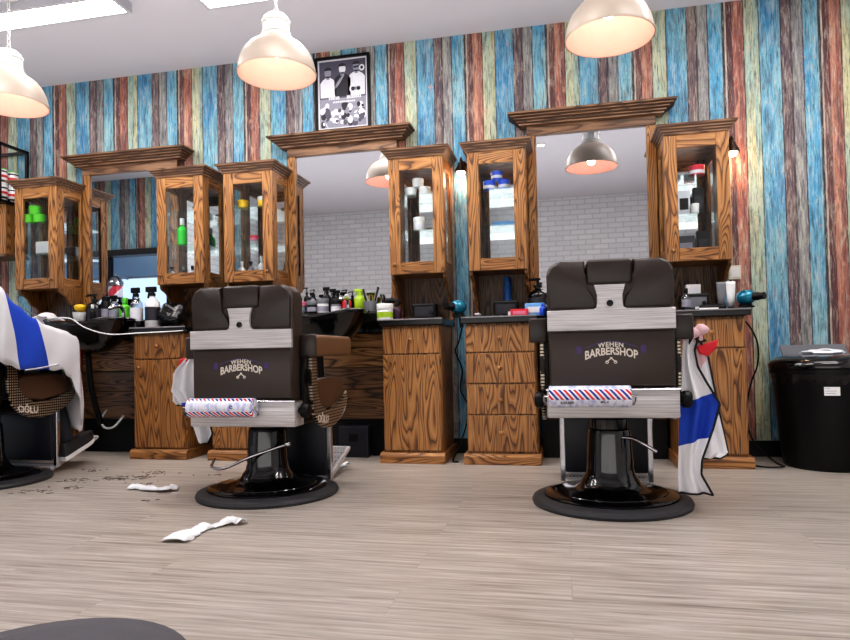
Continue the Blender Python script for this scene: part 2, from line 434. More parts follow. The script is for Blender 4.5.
# ------------------------------------------------------------------ camera
def camera():
    f, yaw, pitch, roll, sh, h, D = 650.77, .2129, .0221, -.0203, 18.77, .656, 4.232
    cy, sy, cp, sp, cr, sr = math.cos(yaw), math.sin(yaw), math.cos(pitch), math.sin(pitch), math.cos(roll), math.sin(roll)
    r = Vector((cy, sy, 0)); w = Vector((-sy, cy, 0)); up = Vector((0, 0, 1))
    w2 = cp*w+sp*up; u2 = cp*up-sp*w
    r3 = cr*r+sr*u2; u3 = cr*u2-sr*r
    cam = bpy.data.cameras.new('camera'); o = bpy.data.objects.new('camera', cam); COL.objects.link(o)
    m = Matrix.Identity(4)
    for i in range(3): m[i][0] = r3[i]; m[i][1] = u3[i]; m[i][2] = -w2[i]; m[i][3] = (0, -D, h)[i]
    o.matrix_world = m
    cam.sensor_width = 36; cam.lens = 36*f/850; cam.shift_y = sh/850; cam.clip_start = .02
    S.camera = o
camera()
# ------------------------------------------------------------------ the room
H = 2.76
XL, XR, YB = -8.4, 2.3, -5.0          # left wall, right wall, brick wall behind
XJ, YJ = -4.3, -2.5                   # the shop front stands forward of the brick wall
def rect(name, x0, x1, y0, y1, z0, z1, mat):
    bm = nb(); box(bm, x0, x1, y0, y1, z0, z1); return struct(name, bm, mat)
rect('floor', XL-.1, XR+.1, YB-.1, .1, -.1, 0, 'floor')
rect('ceiling', XL-.1, XR+.1, YB-.1, .1, H, H+.1, 'ceiling')
rect('wall_back', XL-.1, XR+.1, 0, .1, 0, H, 'wallpaper')
rect('wall_right', XR, XR+.1, YB, 0, 0, H, 'brick')
rect('wall_left', XL-.1, XL, YJ, 0, 0, H, 'brick')
rect('wall_front', XJ-.1, XR, YB-.1, YB, 0, H, 'brick')
rect('wall_return', XJ-.1, XJ, YB, YJ-.12, 0, H, 'brick')
bm = nb()
box(bm, XL, XJ, YJ-.12, YJ, 1.93, H); box(bm, XL, XJ, YJ-.12, YJ, 0, .25); box(bm, XL, XL+.15, YJ-.12, YJ, .25, 1.93); box(bm, XJ-.12, XJ, YJ-.12, YJ, .25, 1.93)
struct('wall_street', bm, 'wallpaper')
w = bpy.data.objects.new('window_1', None); COL.objects.link(w); w['kind'] = 'structure'
bm = nb()
box(bm, XL+.15, XJ-.12, YJ-.10, YJ+.05, 1.86, 1.93, .004)
box(bm, XL+.15, XJ-.12, YJ-.09, YJ+.02, .25, .32, .004)
for xx in (XL+.15, -6.9, -5.28, XJ-.18): box(bm, xx, xx+.06, YJ-.09, YJ-.02, .32, 1.86, .004)
struct('window_frame', bm, 'black_metal', w)
bm = nb(); box(bm, XL+.21, -6.9, YJ-.06, YJ-.05, .32, 1.86); box(bm, -6.84, -5.28, YJ-.06, YJ-.05, .32, 1.86); box(bm, -5.22, XJ-.18, YJ-.06, YJ-.05, .32, 1.86)
struct('window_pane', bm, 'glass', w)
for nm, x0, x1 in (('baseboard_back', XL, XR),):
    rect(nm, x0, x1, -.018, 0, 0, .095, 'black')
rect('baseboard_front', XJ, XR-.02, YB, YB+.018, 0, .095, 'black')
rect('baseboard_right', XR-.018, XR, YB+.02, -.02, 0, .095, 'black')
# the street outside the shop window
bm = nb(); box(bm, -12, -4.45, -9, YJ-.13, -.12, -.1); tag(obj('pavement_ground', bm, 'street_ground'), 'pale pavement outside the shop window', None, kind='structure')
o = thing('canopy_awning', 'pale blue awning sloping out above the shop window outside', 'awning', (-5.65, -2.64, 0))
bm = nb(); bm.faces.new([bm.verts.new(q) for q in ((-1.2, 0, 1.89), (1.2, 0, 1.89), (1.2, -.8, 1.74), (-1.2, -.8, 1.74))]); obj('awning_cloth', bm, 'street_sky', o)
bm = nb()
for x in (-1.1, 0, 1.1): tube(bm, [(x, 0, 1.86), (x, -.78, 1.715)], .012, 6)
tube(bm, [(-1.2, -.8, 1.74), (1.2, -.8, 1.74)], .02, 6); obj('awning_arm', bm, 'white_plastic', o)
o = thing('barber_pole', 'red white and blue barber pole standing behind the shop window', 'barber pole', (-5.05, -2.40, 0))
bm = nb(); lathe(bm, [(.05, .8), (.075, .84), (.075, 1.5), (.05, 1.54)], 20); obj('striped_cylinder', bm, 'pole', o, auto=40)
bm = nb(); lathe(bm, [(.10, 0), (.10, .03), (.03, .05), (.03, .74), (.085, .76), (.085, .84), (.04, .85)], 20); obj('stand', bm, 'chrome', o, auto=40)
bm = nb(); lathe(bm, [(.085, 1.5), (.085, 1.54), (.05, 1.6), (.01, 1.62)], 20); obj('cap', bm, 'chrome', o, auto=40)

# ceiling panel lights
def panel_light(x0, x1, y0, y1, label):
    t = thing('panel_light', label, 'ceiling light', ((x0+x1)/2, (y0+y1)/2, H), 0, 'white LED panel lights on the ceiling')
    a, b = (x1-x0)/2, (y1-y0)/2
    bm = nb(); box(bm, -a, a, -b, -b+.02, -.06, 0); box(bm, -a, a, b-.02, b, -.06, 0); box(bm, -a, -a+.02, -b+.02, b-.02, -.06, 0); box(bm, a-.02, a, -b+.02, b-.02, -.06, 0)
    obj('housing', bm, 'frame_w', t)
    bm = nb(); box(bm, -a+.02, a-.02, -b+.02, b-.02, -.055, -.04); obj('diffuser', bm, 'led', t)
panel_light(-3.66, -2.46, -1.07, -.87, 'long white LED ceiling panel at the upper left, above the first hanging lamp')
panel_light(-2.01, -.81, -1.03, -.79, 'LED ceiling panel just above the middle hanging lamp, mostly cut off')
panel_light(.55, 1.75, -1.03, -.87, 'LED ceiling panel above the right wash station')  # out of view, added to light the right side
panel_light(-3.6, -2.4, -2.05, -1.76, 'LED ceiling panel behind the row of hanging lamps, on the left')  # rear row, outside frame and mirrors, added to light the room
panel_light(-1.4, -.2, -2.05, -1.76, 'LED ceiling panel behind the row of hanging lamps, in the middle')
panel_light(.6, 1.8, -2.05, -1.76, 'LED ceiling panel behind the row of hanging lamps, on the right')
panel_light(-6.6, -5.4, -1.2, -.9, 'LED ceiling panel near the shop window')  # out of view, added to brighten the dim left end

# small round ceiling spot, seen in the mirrors
def downlight(x, y, label):
    t = thing('ceiling_spot', label, 'ceiling spot', (x, y, H))
    bm = nb(); lathe(bm, [(.045, 0), (.05, -.006), (.036, -.01)], 20, cap=False); obj('trim_ring', bm, 'white_plastic', t)
    bm = nb(); lathe(bm, [(.037, -.004), (.001, -.005)], 20); obj('lens', bm, 'bulb_s', t)
downlight(-.2, -2.55, 'small round ceiling spot reflected in the right mirror')
downlight(-1.75, -2.5, 'small round ceiling spot reflected in the middle mirror')

# pendant lamps
def pendant(x, y, rim, label):
    t = thing('pendant_lamp', label, 'hanging lamp', (x, y, rim), 0, 'white dome lamps hanging in front of the mirrors')
    R = .199
    out = [(R, 0), (R*.99, .03), (R*.95, .065), (R*.86, .105), (R*.72, .14), (R*.54, .165), (.082, .178)]
    bm = nb(); lathe(bm, out, 40, cap=False); lathe(bm, [(R+.003, -.004), (R+.004, .004), (R, .006)], 40, cap=False)
    obj('shade', bm, 'lamp_out', t, auto=50)
    bm = nb(); lathe(bm, [(R-.001, -.003)]+[(r-.006, z-.004) for r, z in out[1:]]+[(.02, .172)], 40, cap=False); obj('shade_lining', bm, 'lamp_in', t, smooth=True)
    bm = nb()
    lathe(bm, [(.082, .176), (.085, .19), (.066, .195), (.066, .205), (.074, .207), (.074, .215), (.066, .218), (.064, .262), (.073, .264), (.073, .275), (.066, .278), (.064, .292), (.05, .306), (.02, .313), (.008, .322)], 28)
    for i in range(10):
        a = 2*PI*i/10; box(bm, .066*math.cos(a)-.003, .066*math.cos(a)+.003, .066*math.sin(a)-.003, .066*math.sin(a)+.003, .217, .264)
    obj('lamp_neck', bm, 'lamp_white', t, auto=40)
    bm = nb(); z = .325
    tube(bm, [(.012*math.cos(a), 0, z+.008+.016*math.sin(a)) for a in [2*PI*k/12 for k in range(12)]], .003, 6, True); z += .026
    top = H-rim-.03; k = 0
    while z < top:
        pts = []
        for q in range(10):
            a = 2*PI*q/10; u, v = .009*math.cos(a), .021*math.sin(a)
            pts.append((u, 0, z+.012+v) if k % 2 else (0, u, z+.012+v))
        tube(bm, pts, .0028, 5, True); z += .034; k += 1
    obj('chain', bm, 'lamp_white', t, smooth=True)
    bm = nb(); lathe(bm, [(.055, H-rim), (.055, H-rim-.012), (.03, H-rim-.028), (.006, H-rim-.034)], 24); obj('ceiling_rose', bm, 'lamp_white', t, auto=40)
    bm = nb(); lathe(bm, [(.014, .17), (.016, .155), (.024, .14), (.028, .12), (.024, .10), (.012, .09), (.002, .088)], 20); obj('bulb', bm, 'bulb', t, smooth=True)
    l = bpy.data.lights.new('lamp_light', 'POINT'); l.energy = 1.2; l.color = (1, .84, .74); l.shadow_soft_size = .03
    lo = bpy.data.objects.new('lamp_light', l); COL.objects.link(lo); lo.parent = t; lo.location = (0, 0, .05)
pendant(-1.425, -1.13, 2.112, 'white dome pendant lamp left of the framed poster')
pendant(.232, -1.13, 2.10, 'white dome pendant lamp over the right barber chair, reflected in its mirror')
pendant(-3.07, -1.13, 2.12, 'white dome pendant lamp cut off by the left picture edge, chain showing')

# ------------------------------------------------------------------ display cabinets
def display_cabinet(x, knob_side, label, up=0.0):
    t = thing('display_cabinet', label, 'wall cabinet', (x, 0, 0), 0, 'glazed oak wall cabinets beside the mirrors')
    w, d, z0, z1 = .175, .30, 1.15+up, 1.89+up
    bm = nb(); box(bm, -w, w, -d+.022, -.012, z0, z0+.02); obj('case_floor', bm, 'oak_h', t)
    bm = nb(); box(bm, -w, w, -d+.022, -.012, z1-.02, z1); obj('case_top', bm, 'oak_h', t)
    for s in (-1, 1):
        xa, xb = (-w, -w+.02) if s < 0 else (w-.02, w)
        bm = nb(); frame_yz(bm, -d+.022, -.012, z0+.02, z1-.02, .055, .06, xa, xb)
        sf = obj('side_frame', bm, ['oak_v', 'oak_y'], t)
        bm = nb(); box(bm, (xa+xb)/2-.002, (xa+xb)/2+.002, -d+.07, -.06, z0+.075, z1-.075); obj('side_pane', bm, 'glass', sf)
    bm = nb(); box(bm, -w+.02, w-.02, -.014, -.008, z0+.02, z1-.02); obj('back_mirror', bm, 'mirror', t)
    bm = nb(); box(bm, -w, w, -.008, -.001, z0, z1); obj('back_board', bm, 'back_v', t)
    bm = crown_bm(w, d, [(.0, z1-.012), (.006, z1-.010), (.006, z1), (.016, z1+.006), (.016, z1+.013), (.027, z1+.019), (.027, z1+.026), (.039, z1+.033), (.042, z1+.044)], -.001)
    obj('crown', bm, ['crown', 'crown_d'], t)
    bm = nb(); frame_xz(bm, -w, w, z0, z1-.012, .07, .075, -d, -d+.02); dr = obj('door', bm, ['oak_v', 'oak_h'], t)
    bm = nb(); box(bm, -w+.065, w-.065, -d+.008, -d+.012, z0+.07, z1-.08); obj('door_pane', bm, 'glass', dr)
    obj('knob', knob_bm(knob_side*(w-.035), -d, z0+.06, .012), 'oak_v', dr, smooth=True)
    for z in (1.43, 1.655):
        bm = nb(); box(bm, -w+.022, w-.022, -d+.03, -.018, z-.006, z); obj('glass_shelf', bm, 'shelf_glass', t)
    # panel and shaped brackets down to the worktop
    bm = nb(); box(bm, -w, w, -.014, -.001, .868, z0); obj('lower_panel', bm, 'back_v', t)
    for s in (-1, 1):
        xa, xb = (-w, -w+.018) if s < 0 else (w-.018, w)
        pr = [(-.014, z0), (-.27, z0), (-.27, z0-.02), (-.255, z0-.035), (-.225, z0-.045), (-.20, z0-.06), (-.185, z0-.085), (-.165, z0-.105), (-.13, z0-.115), (-.105, z0-.13), (-.09, z0-.16), (-.07, z0-.20), (-.055, .90), (-.055, .868), (-.014, .868)]
        bm = nb(); prism(bm, pr, 'yz', xa, xb); obj('bracket', bm, 'brown_v', t)
    return t
ST = [-3.10, -1.46, .18]
display_cabinet(-3.675, 1, 'oak wall cabinet at far left holding bright green tubs', .018)
display_cabinet(-2.53, -1, 'oak wall cabinet holding a neon green bottle, right of the left mirror', .006)
display_cabinet(-2.03, 1, 'oak wall cabinet holding yellow tubs, left of the middle mirror')
display_cabinet(-.89, -1, 'oak wall cabinet holding white tubs, right of the middle mirror')
display_cabinet(-.39, 1, 'oak wall cabinet holding blue tubs, left of the right mirror')
display_cabinet(.753, -1, 'oak wall cabinet holding a red tub, beside the light switch plate')

# ------------------------------------------------------------------ mirrors with pilasters and cornice
def station_mirror(x, label):
    t = thing('framed_mirror', label, 'mirror', (x, 0, 0), 0, 'large oak framed mirrors')
    bm = nb(); box(bm, -.393, .393, -.028, -.001, .868, 2.09); obj('backing', bm, 'back_v', t)
    bm = nb(); box(bm, -.337, .337, -.036, -.028, .94, 2.03); obj('mirror_glass', bm, 'mirror', t)
    for s in (-1, 1):
        a, b = (-.393, -.335) if s < 0 else (.335, .393)
        bm = nb(); box(bm, a, b, -.055, -.028, .868, 2.03, .004, 1); obj('pilaster', bm, 'oak_v', t)
    bm = nb(); box(bm, -.393, .393, -.055, -.028, 2.03, 2.092, .003, 1); obj('head_rail', bm, 'crown', t)
    bm = crown_bm(.43, .075, [(0, 2.088), (.008, 2.09), (.008, 2.10), (.022, 2.106), (.022, 2.114), (.04, 2.120), (.04, 2.128), (.058, 2.134), (.058, 2.141), (.074, 2.147), (.076, 2.158)], -.001)
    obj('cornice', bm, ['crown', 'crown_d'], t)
station_mirror(ST[0], 'oak framed mirror at left, reflecting the shop window')
station_mirror(ST[1], 'oak framed mirror below the framed poster')
station_mirror(ST[2], 'oak framed mirror behind the right chair, reflecting a hanging lamp')

# ------------------------------------------------------------------ base cabinets
def base_cabinet(x0, x1, fronts, label, wood='brown'):
    """fronts: list of (kind, z0, z1, knob_u, knob_z)"""
    xc, w = (x0+x1)/2, (x1-x0)/2; V, Hh = wood+'_v', wood+'_h'
    t = thing('base_cabinet', label, 'cabinet', (xc, 0, 0), 0, 'oak base cabinets under the worktops')
    bm = nb(); box(bm, -w, w, -.415, -.02, .05, .824, .003, 1); obj('carcass', bm, V, t)
    bm = nb(); box(bm, -w-.018, w+.018, -.455, -.02, 0, .046, .003, 1)
    prism(bm, [(-.455, .046), (-.435, .062), (-.02, .062), (-.02, .046)], 'yz', -w-.018, w+.018); obj('plinth', bm, Hh, t)
    for kind, z0, z1, ku, kz in fronts:
        bm = nb(); box(bm, -w+.006, w-.006, -.432, -.4152, z0, z1, .003, 1)
        f = obj(kind, bm, V, t); obj('knob', knob_bm(ku, -.432, kz), V, f, smooth=True)
    return t
dd = lambda w, s: [('drawer', .655, .812, 0, .735), ('door', .075, .648, -s*(w-.05), .60)]
base_cabinet(-3.86, -3.42, dd(.22, -1), 'oak base cabinet behind the seated client')
base_cabinet(-2.80, -2.42, dd(.19, 1), 'oak base cabinet with drawer and door, left of the middle chair')
base_cabinet(-2.235, -1.84, dd(.2, -1), 'oak base cabinet mostly hidden behind the middle chair')
base_cabinet(-1.09, -.73, dd(.18, 1), 'oak base cabinet with drawer above door, right of the middle chair', 'oak')
base_cabinet(-.58, -.17, [('drawer', .655, .812, 0, .735), ('drawer', .473, .648, 0, .56), ('drawer', .292, .466, 0, .375), ('drawer', .075, .285, 0, .185)], 'oak chest of four drawers with central knobs, left of the right chair', 'oak')
base_cabinet(.595, .955, dd(.18, 1), 'oak base cabinet beside the black waste bin', 'oak')

# ------------------------------------------------------------------ worktops, plank aprons, wash basins
def station_low(x, l0, l1, r0, r1, names):
    poly = [(l0-.02, -.001), (l0-.02, -.455), (l1+.01, -.455), (l1+.01, -.16), (r0-.01, -.16), (r0-.01, -.455), (r1+.02, -.455), (r1+.02, -.001)]
    t = thing('worktop', names[0], 'worktop', (0, 0, 0))
    bm = nb(); prism(bm, poly, 'xy', .826, .862, .003, 1); obj('slab', bm, 'stone', t)
    for a, b in ((l0-.02, l1+.01), (r0-.01, r1+.02)):
        bm = nb(); box(bm, a, b, -.46, -.4552, .856, .864, .002, 1); obj('edge_strip', bm, 'stone_edge', t)
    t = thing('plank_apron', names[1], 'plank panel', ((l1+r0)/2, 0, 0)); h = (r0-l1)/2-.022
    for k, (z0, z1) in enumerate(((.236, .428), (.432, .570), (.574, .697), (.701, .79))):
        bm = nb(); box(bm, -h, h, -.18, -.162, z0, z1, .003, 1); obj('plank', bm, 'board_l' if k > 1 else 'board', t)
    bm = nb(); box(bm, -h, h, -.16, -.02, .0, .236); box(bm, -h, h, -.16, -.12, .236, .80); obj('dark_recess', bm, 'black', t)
    t = thing('wash_basin', names[2], 'wash basin', (x, -.46, 0))
    bm = nb(); R = []
    N = 36
    def ring(a, b, z, dz=0, fy=0):
        out = []
        for i in range(N):
            q = 2*PI*i/N; c, s = math.cos(q), math.sin(q)
            e = lambda v: math.copysign(abs(v)**.75, v)
            yy = b*e(s); dip = dz*max(0, -s)**3*(1-min(1, abs(c)*1.6)**2 if abs(c) < .62 else 0)
            out.append(bm.verts.new((a*e(c), yy+fy, z-dip)))
        return out
    for a, b, z, dz in ((.05, .04, .70, 0), (.13, .09, .715, 0), (.20, .14, .77, 0), (.25, .175, .84, .0), (.285, .195, .905, .03), (.295, .20, .922, .03), (.285, .19, .93, .035), (.265, .175, .925, .035), (.22, .14, .86, 0), (.15, .09, .79, 0), (.04, .03, .77, 0)):
        R.append(ring(a, b, z, dz))
    for A, B in zip(R, R[1:]):
        for i in range(N): bm.faces.new((A[i], A[(i+1) % N], B[(i+1) % N], B[i]))
    bm.faces.new(R[0]); bm.faces.new(R[-1]); obj('bowl', bm, 'black_gloss', t, smooth=True)
    bm = nb(); box(bm, -.31, .31, .18, .40, .863, .925, .01, 2); obj('back_ledge', bm, 'black', t)
    bm = nb(); tube(bm, [(.1, .2, .925), (.1, .2, .99), (.1, .16, 1.02), (.1, .06, 1.0)], .012, 8, smooth_n=4); obj('tap', bm, 'chrome', t, smooth=True)
    bm = nb(); tube(bm, [(-.02, 0, .70), (-.02, .03, .45), (-.02, .12, .22)], .02, 8, smooth_n=4); obj('waste_pipe', bm, 'black', t, smooth=True)
station_low(ST[0], -3.86, -3.42, -2.80, -2.42, ('black worktop of the left wash station, below the left mirror', 'plank apron below the left wash basin', 'black wash basin behind the seated client'))
station_low(ST[1], -2.235, -1.84, -1.09, -.73, ('black worktop of the middle wash station, behind the middle chair', 'plank apron right of the middle chair', 'black wash basin right of the middle chair'))
station_low(ST[2], -.58, -.17, .595, .955, ('black worktop of the right wash station, behind the right chair', 'plank apron hidden behind the right chair', 'black wash basin hidden behind the right chair'))
# ------------------------------------------------------------------ barber chairs
def barber_chair(loc, label, lever, rz=0.0, dz=0.0):
    t = thing('barber_chair', label, 'barber chair', loc, rz, 'brown vinyl barber chairs')
    bm = nb(); lathe(bm, [(.33, 0), (.334, .012), (.328, .024), (.305, .034), (.282, .036), (.278, .03)], 64); obj('base_ring', bm, 'rubber', t, auto=35)
    bm = nb(); lathe(bm, [(.277, .02), (.277, .04), (.268, .046), (.235, .052), (.232, .047), (.228, .053), (.19, .06), (.15, .068), (.128, .082), (.118, .10)], 64); obj('base_disc', bm, 'black_gloss', t, auto=35)
    bm = nb(); lathe(bm, [(.12, .098), (.104, .12), (.098, .15), (.090, .30), (.086, .315), (.079, .32), (.079, .36), (.07, .372)], 40); obj('pump_column', bm, 'black_gloss', t, auto=35)
    bm = nb(); box(bm, -.20, .20, -.14, .28, .372, .452, .012, 2); obj('seat_frame', bm, 'black', t, auto=40)
    # seat
    bm = nb(); box(bm, -.235, .235, -.20, .35, .45, .575, .045, 4); obj('seat', bm, 'vinyl', t, auto=60)
    # backrest: outline with rounded shoulders, a notch for the headrest
    def arc(cx, cz, r, a0, a1, n=6): return [(cx+r*math.cos(a0+(a1-a0)*k/n), cz+r*math.sin(a0+(a1-a0)*k/n)) for k in range(n+1)]
    out = [(-.24, .505)]+[(.24, .505)]+arc(.188, .956, .056, 0, PI/2)+[(.092, 1.012), (.092, .912), (-.092, .912), (-.092, 1.012)]+arc(-.188, .956, .056, PI/2, PI)
    bm = nb(); prism(bm, out, 'xz', -.305, -.19, .014, 3)
    bk = obj('backrest', bm, 'vinyl', t, auto=50)
    bm = nb(); box(bm, -.088, .088, -.314, -.185, .912, 1.014, .014, 3); obj('headrest', bm, 'vinyl_dark', t, auto=50)
    for s in (-1, 1):      # pads above the steel band
        pad = [(s*.236, .822), (s*.236, .95)]+[(s*a, b) for a, b in arc(.186, .955, .05, 0, PI/2, 5)]+[(s*.094, 1.006), (s*.094, .895), (s*.06, .868), (s*.052, .822)]
        bm = nb(); prism(bm, pad, 'xz', -.315, -.300, .006, 2); obj('back_pad', bm, 'vinyl_dark', t, auto=50)
    bm = nb(); box(bm, -.236, .236, -.312, -.300, .512, .728, .006, 2); obj('lower_back_pad', bm, 'vinyl', t, auto=50)
    T = [(-.244, .733), (.244, .733), (.244, .814), (.062, .814), (.05, .822), (.046, .84), (.046, .872), (.06, .912), (-.06, .912), (-.046, .872), (-.046, .84), (-.05, .822), (-.062, .814), (-.244, .814)]
    bm = nb(); prism(bm, T, 'xz', -.322, -.304, .002, 1); pl = obj('steel_band', bm, 'brushed', t)
    bm = nb(); lathe(bm, [(.013, -.322), (.013, -.326), (.006, -.327), (.005, -.323)], 16, (0, 0, .838), 'y'); obj('bolt', bm, 'black_metal', pl, auto=40)
    bm = nb(); box(bm, -.252, .252, -.345, -.24, .386, .497, .006, 2); lb = obj('steel_box', bm, 'brushed', t, auto=40)
    bm = nb(); box(bm, -.256, .256, -.349, -.236, .494, .502, .002, 1); obj('box_lip', bm, 'chrome', lb)
    # lettering on the back
    bm = nb(); yb = -.3125
    text_into(bm, 'WEHEN', .027, lambda u, v, d: (u*.95, yb-d, .676+v-1.9*u*u), bold=.0008, spacing=1.12)
    text_into(bm, 'BARBERSHOP', .042, lambda u, v, d: (u*.80, yb-d, .648+v*(.92+1.6*abs(u))-1.1*u*u), bold=.0011)
    obj('lettering', bm, 'letter_w', t)['label'] = 'white WEHEN BARBERSHOP lettering'
    bm = nb()
    for s in (-1, 1):
        tube(bm, [(s*.004, yb-.001, .625), (-s*.018, yb-.001, .606)], .0022, 6)
        tube(bm, [(s*.016+.0055*math.cos(a), yb-.001, .606+.0055*math.sin(a)) for a in [2*PI*k/10 for k in range(10)]], .0016, 5, True)
    obj('scissors_mark', bm, 'letter_w', t)
    bm = nb()
    tube(bm, [(-.10+.20*k/12, yb-.0005, .662+.026*math.sin(PI*k/12)) for k in range(13)], .0022, 5)
    for s in (-1, 1): prism(bm, [(s*.112, .642), (s*.132, .640), (s*.132, .672), (s*.112, .668)], 'xz', yb-.0008, yb)
    obj('ribbon_mark', bm, 'letter_p', t)
    for s in (-1, 1):
        bm = nb(); lathe(bm, [(.012, 0), (.012, s*.014), (.03, s*.016), (.034, s*.022), (.034, s*.042), (.026, s*.052), (.002, s*.055)], 20, (s*.25, -.295, .455), 'x'); obj('tilt_knob', bm, 'black', t, auto=40)
        bm = nb(); box(bm, s*.285-.036, s*.285+.036, -.17, .33, .692, .79, .02, 4); am = obj('armrest', bm, 'vinyl_tan' if s > 0 else 'vinyl', t, auto=60)
        bm = nb(); box(bm, s*.285-.038, s*.285+.038, -.176, -.158, .690, .792, .008, 2); obj('armrest_cap', bm, 'vinyl_dark', am, auto=50)
        # dark side post and pierced metal side plate
        bm = nb(); prism(bm, [(-.16, .70), (-.05, .70), (-.03, .60), (-.02, .46), (-.16, .46), (-.175, .58)], 'yz', s*.252-.01, s*.252+.01, .004, 1); obj('arm_post', bm, 'black', t)
        o1 = [(-.12, .69), (-.125, .60), (-.12, .50), (-.09, .42), (-.04, .375), (.03, .35), (.11, .343), (.19, .355), (.27, .385), (.34, .43), (.365, .47)]
        o2 = [(.35, .50), (.30, .468), (.22, .440), (.13, .428), (.04, .435), (-.02, .465), (-.055, .52), (-.065, .60), (-.06, .69)]
        bm = nb(); prism(bm, o1+o2, 'yz', s*.272-.009, s*.272+.009, .003, 1); sp = obj('side_plate', bm, 'filigree', t)
        if s > 0:
            bm = nb(); text_into(bm, 'OĞLU', .05, lambda u, v, d: (s*.2815+d, .01+u, .388+v+.9*(u-.07)**2), bold=.001); obj('side_lettering', bm, 'letter_w', sp)
        bm = nb(); prism(bm, [(-.05, .55), (.0, .585), (.20, .588), (.32, .565), (.35, .51), (.28, .462), (.12, .436), (.0, .455), (-.045, .50)], 'yz', s*.250-.02, s*.250+.02, .012, 3); obj('seat_side', bm, 'vinyl_brown', t, auto=50)
        # footrest struts
        bm = nb(); box(bm, s*.20-.013, s*.20+.013, .285, .315, .03, .44, .004, 1); obj('footrest_strut', bm, 'chrome', t)
    bm = nb(); box(bm, -.19, .19, .27, .292, .075, .44, .01, 2); obj('calf_panel', bm, 'navy', t, auto=40)
    fp = [(.27, .012), (.66, .152), (.665, .168), (.65, .174), (.262, .036)]
    bm = nb(); prism(bm, fp, 'yz', -.19, .19, .003, 1); ft = obj('footrest', bm, 'brushed', t)
    bm = nb(); prism(bm, [(.30, .050), (.63, .169), (.629, .1725), (.299, .0535)], 'yz', -.175, .175); obj('tread_plate', bm, 'tread', ft)
    bm = nb(); box(bm, -.03, .03, .20, .29, .39, .43); obj('footrest_arm', bm, 'black_metal', t)
    bm = nb(); tube(bm, lever, .007, 8, smooth_n=5); p = Vector(lever[0]); lathe(bm, [(.004, -.014), (.013, -.012), (.013, .012), (.004, .014)], 12, tuple(p), 'y')
    obj('pump_lever', bm, 'chrome', t, smooth=True)
    # wire holder for the paper roll, clipped to the steel box
    bm = nb(); z = .475; tube(bm, [(-.255, -.345, .44), (-.262, -.37, .455), (-.262, -.392, z), (-.25, -.392, z), (.07, -.392, z), (.085, -.392, z), (.085, -.37, .455), (.08, -.345, .44)], .004, 8)
    obj('roll_holder', bm, 'chrome', t, smooth=True)
    for o in t.children:      # the hydraulic column sets the height of all above it
        kind = o.name.split('.')[0]
        if kind not in ('base_ring', 'base_disc', 'pump_column'): o.location.z += dz
        if kind in ('backrest', 'headrest', 'back_pad', 'lower_back_pad', 'steel_band', 'lettering', 'scissors_mark', 'ribbon_mark'): o.location.y += .06
        if kind in ('steel_box', 'tilt_knob', 'roll_holder'): o.location.y += .09
    return t
BRZ, BDZ = 0.0, -.040
barber_chair((-1.41, -1.33, 0), 'brown barber chair in the middle with pale strips on the floor beside it', [(.13, -.06, .285), (-.02, -.13, .235), (-.16, -.12, .178), (-.25, -.08, .175), (-.28, .0, .20)], BRZ, BDZ)
barber_chair((.173, -1.32, 0), 'brown barber chair at right, red white and blue gown hanging on its arm', [(.03, -.06, .285), (.085, -.10, .288), (.125, -.13, .27), (.175, -.14, .238)])
barber_chair((-3.13, -1.25, 0), 'brown barber chair at left picture edge with a seated client', [(.13, -.06, .285), (-.02, -.13, .235), (-.16, -.12, .178), (-.25, -.08, .175), (-.28, .0, .20)])

def paper_roll(loc, mat, label, marks):
    t = thing('paper_roll', label, 'paper roll', loc)
    bm = nb(); lathe(bm, [(.010, -.154), (.038, -.155), (.042, -.152), (.042, .152), (.038, .155), (.010, .154)], 40, (0, 0, 0), 'x', cap=False); obj('wrapper', bm, mat, t, auto=50)
    bm = nb(); lathe(bm, [(.0095, -.158), (.011, -.158), (.011, .158), (.0095, .158)], 20, (0, 0, 0), 'x', cap=False); obj('core', bm, 'cream', t, auto=50)
    bm = nb()
    for txt, size, u0, a0, mi in marks:
        def mp(u, v, d, u0=u0, a0=a0):
            a = a0+v/.042; r = .0425+d; return (u0+u, -r*math.cos(a), r*math.sin(a))
        text_into(bm, txt, size, mp, mi, bold=.0002)
    obj('wrapper_lettering', bm, ['letter_k', 'letter_b'], t)
    return t
paper_roll((.173-.088, -1.32-.302, .475), 'roll_c', 'striped paper roll clipped to the back of the right chair', [('BARBER', .015, -.085, -.55, 0), ('MILK', .015, .055, -.5, 0)])
rb = paper_roll((-1.41-.068, -1.33-.302, .475+BDZ), 'roll_b', 'striped paper roll clipped to the back of the middle chair', [('e', .036, .065, .22, 1)])
paper_roll((-3.13-.088, -1.25-.302, .475), 'roll_c', 'striped paper roll clipped to the back of the left chair', [('BARBER', .015, -.085, -.55, 0)])

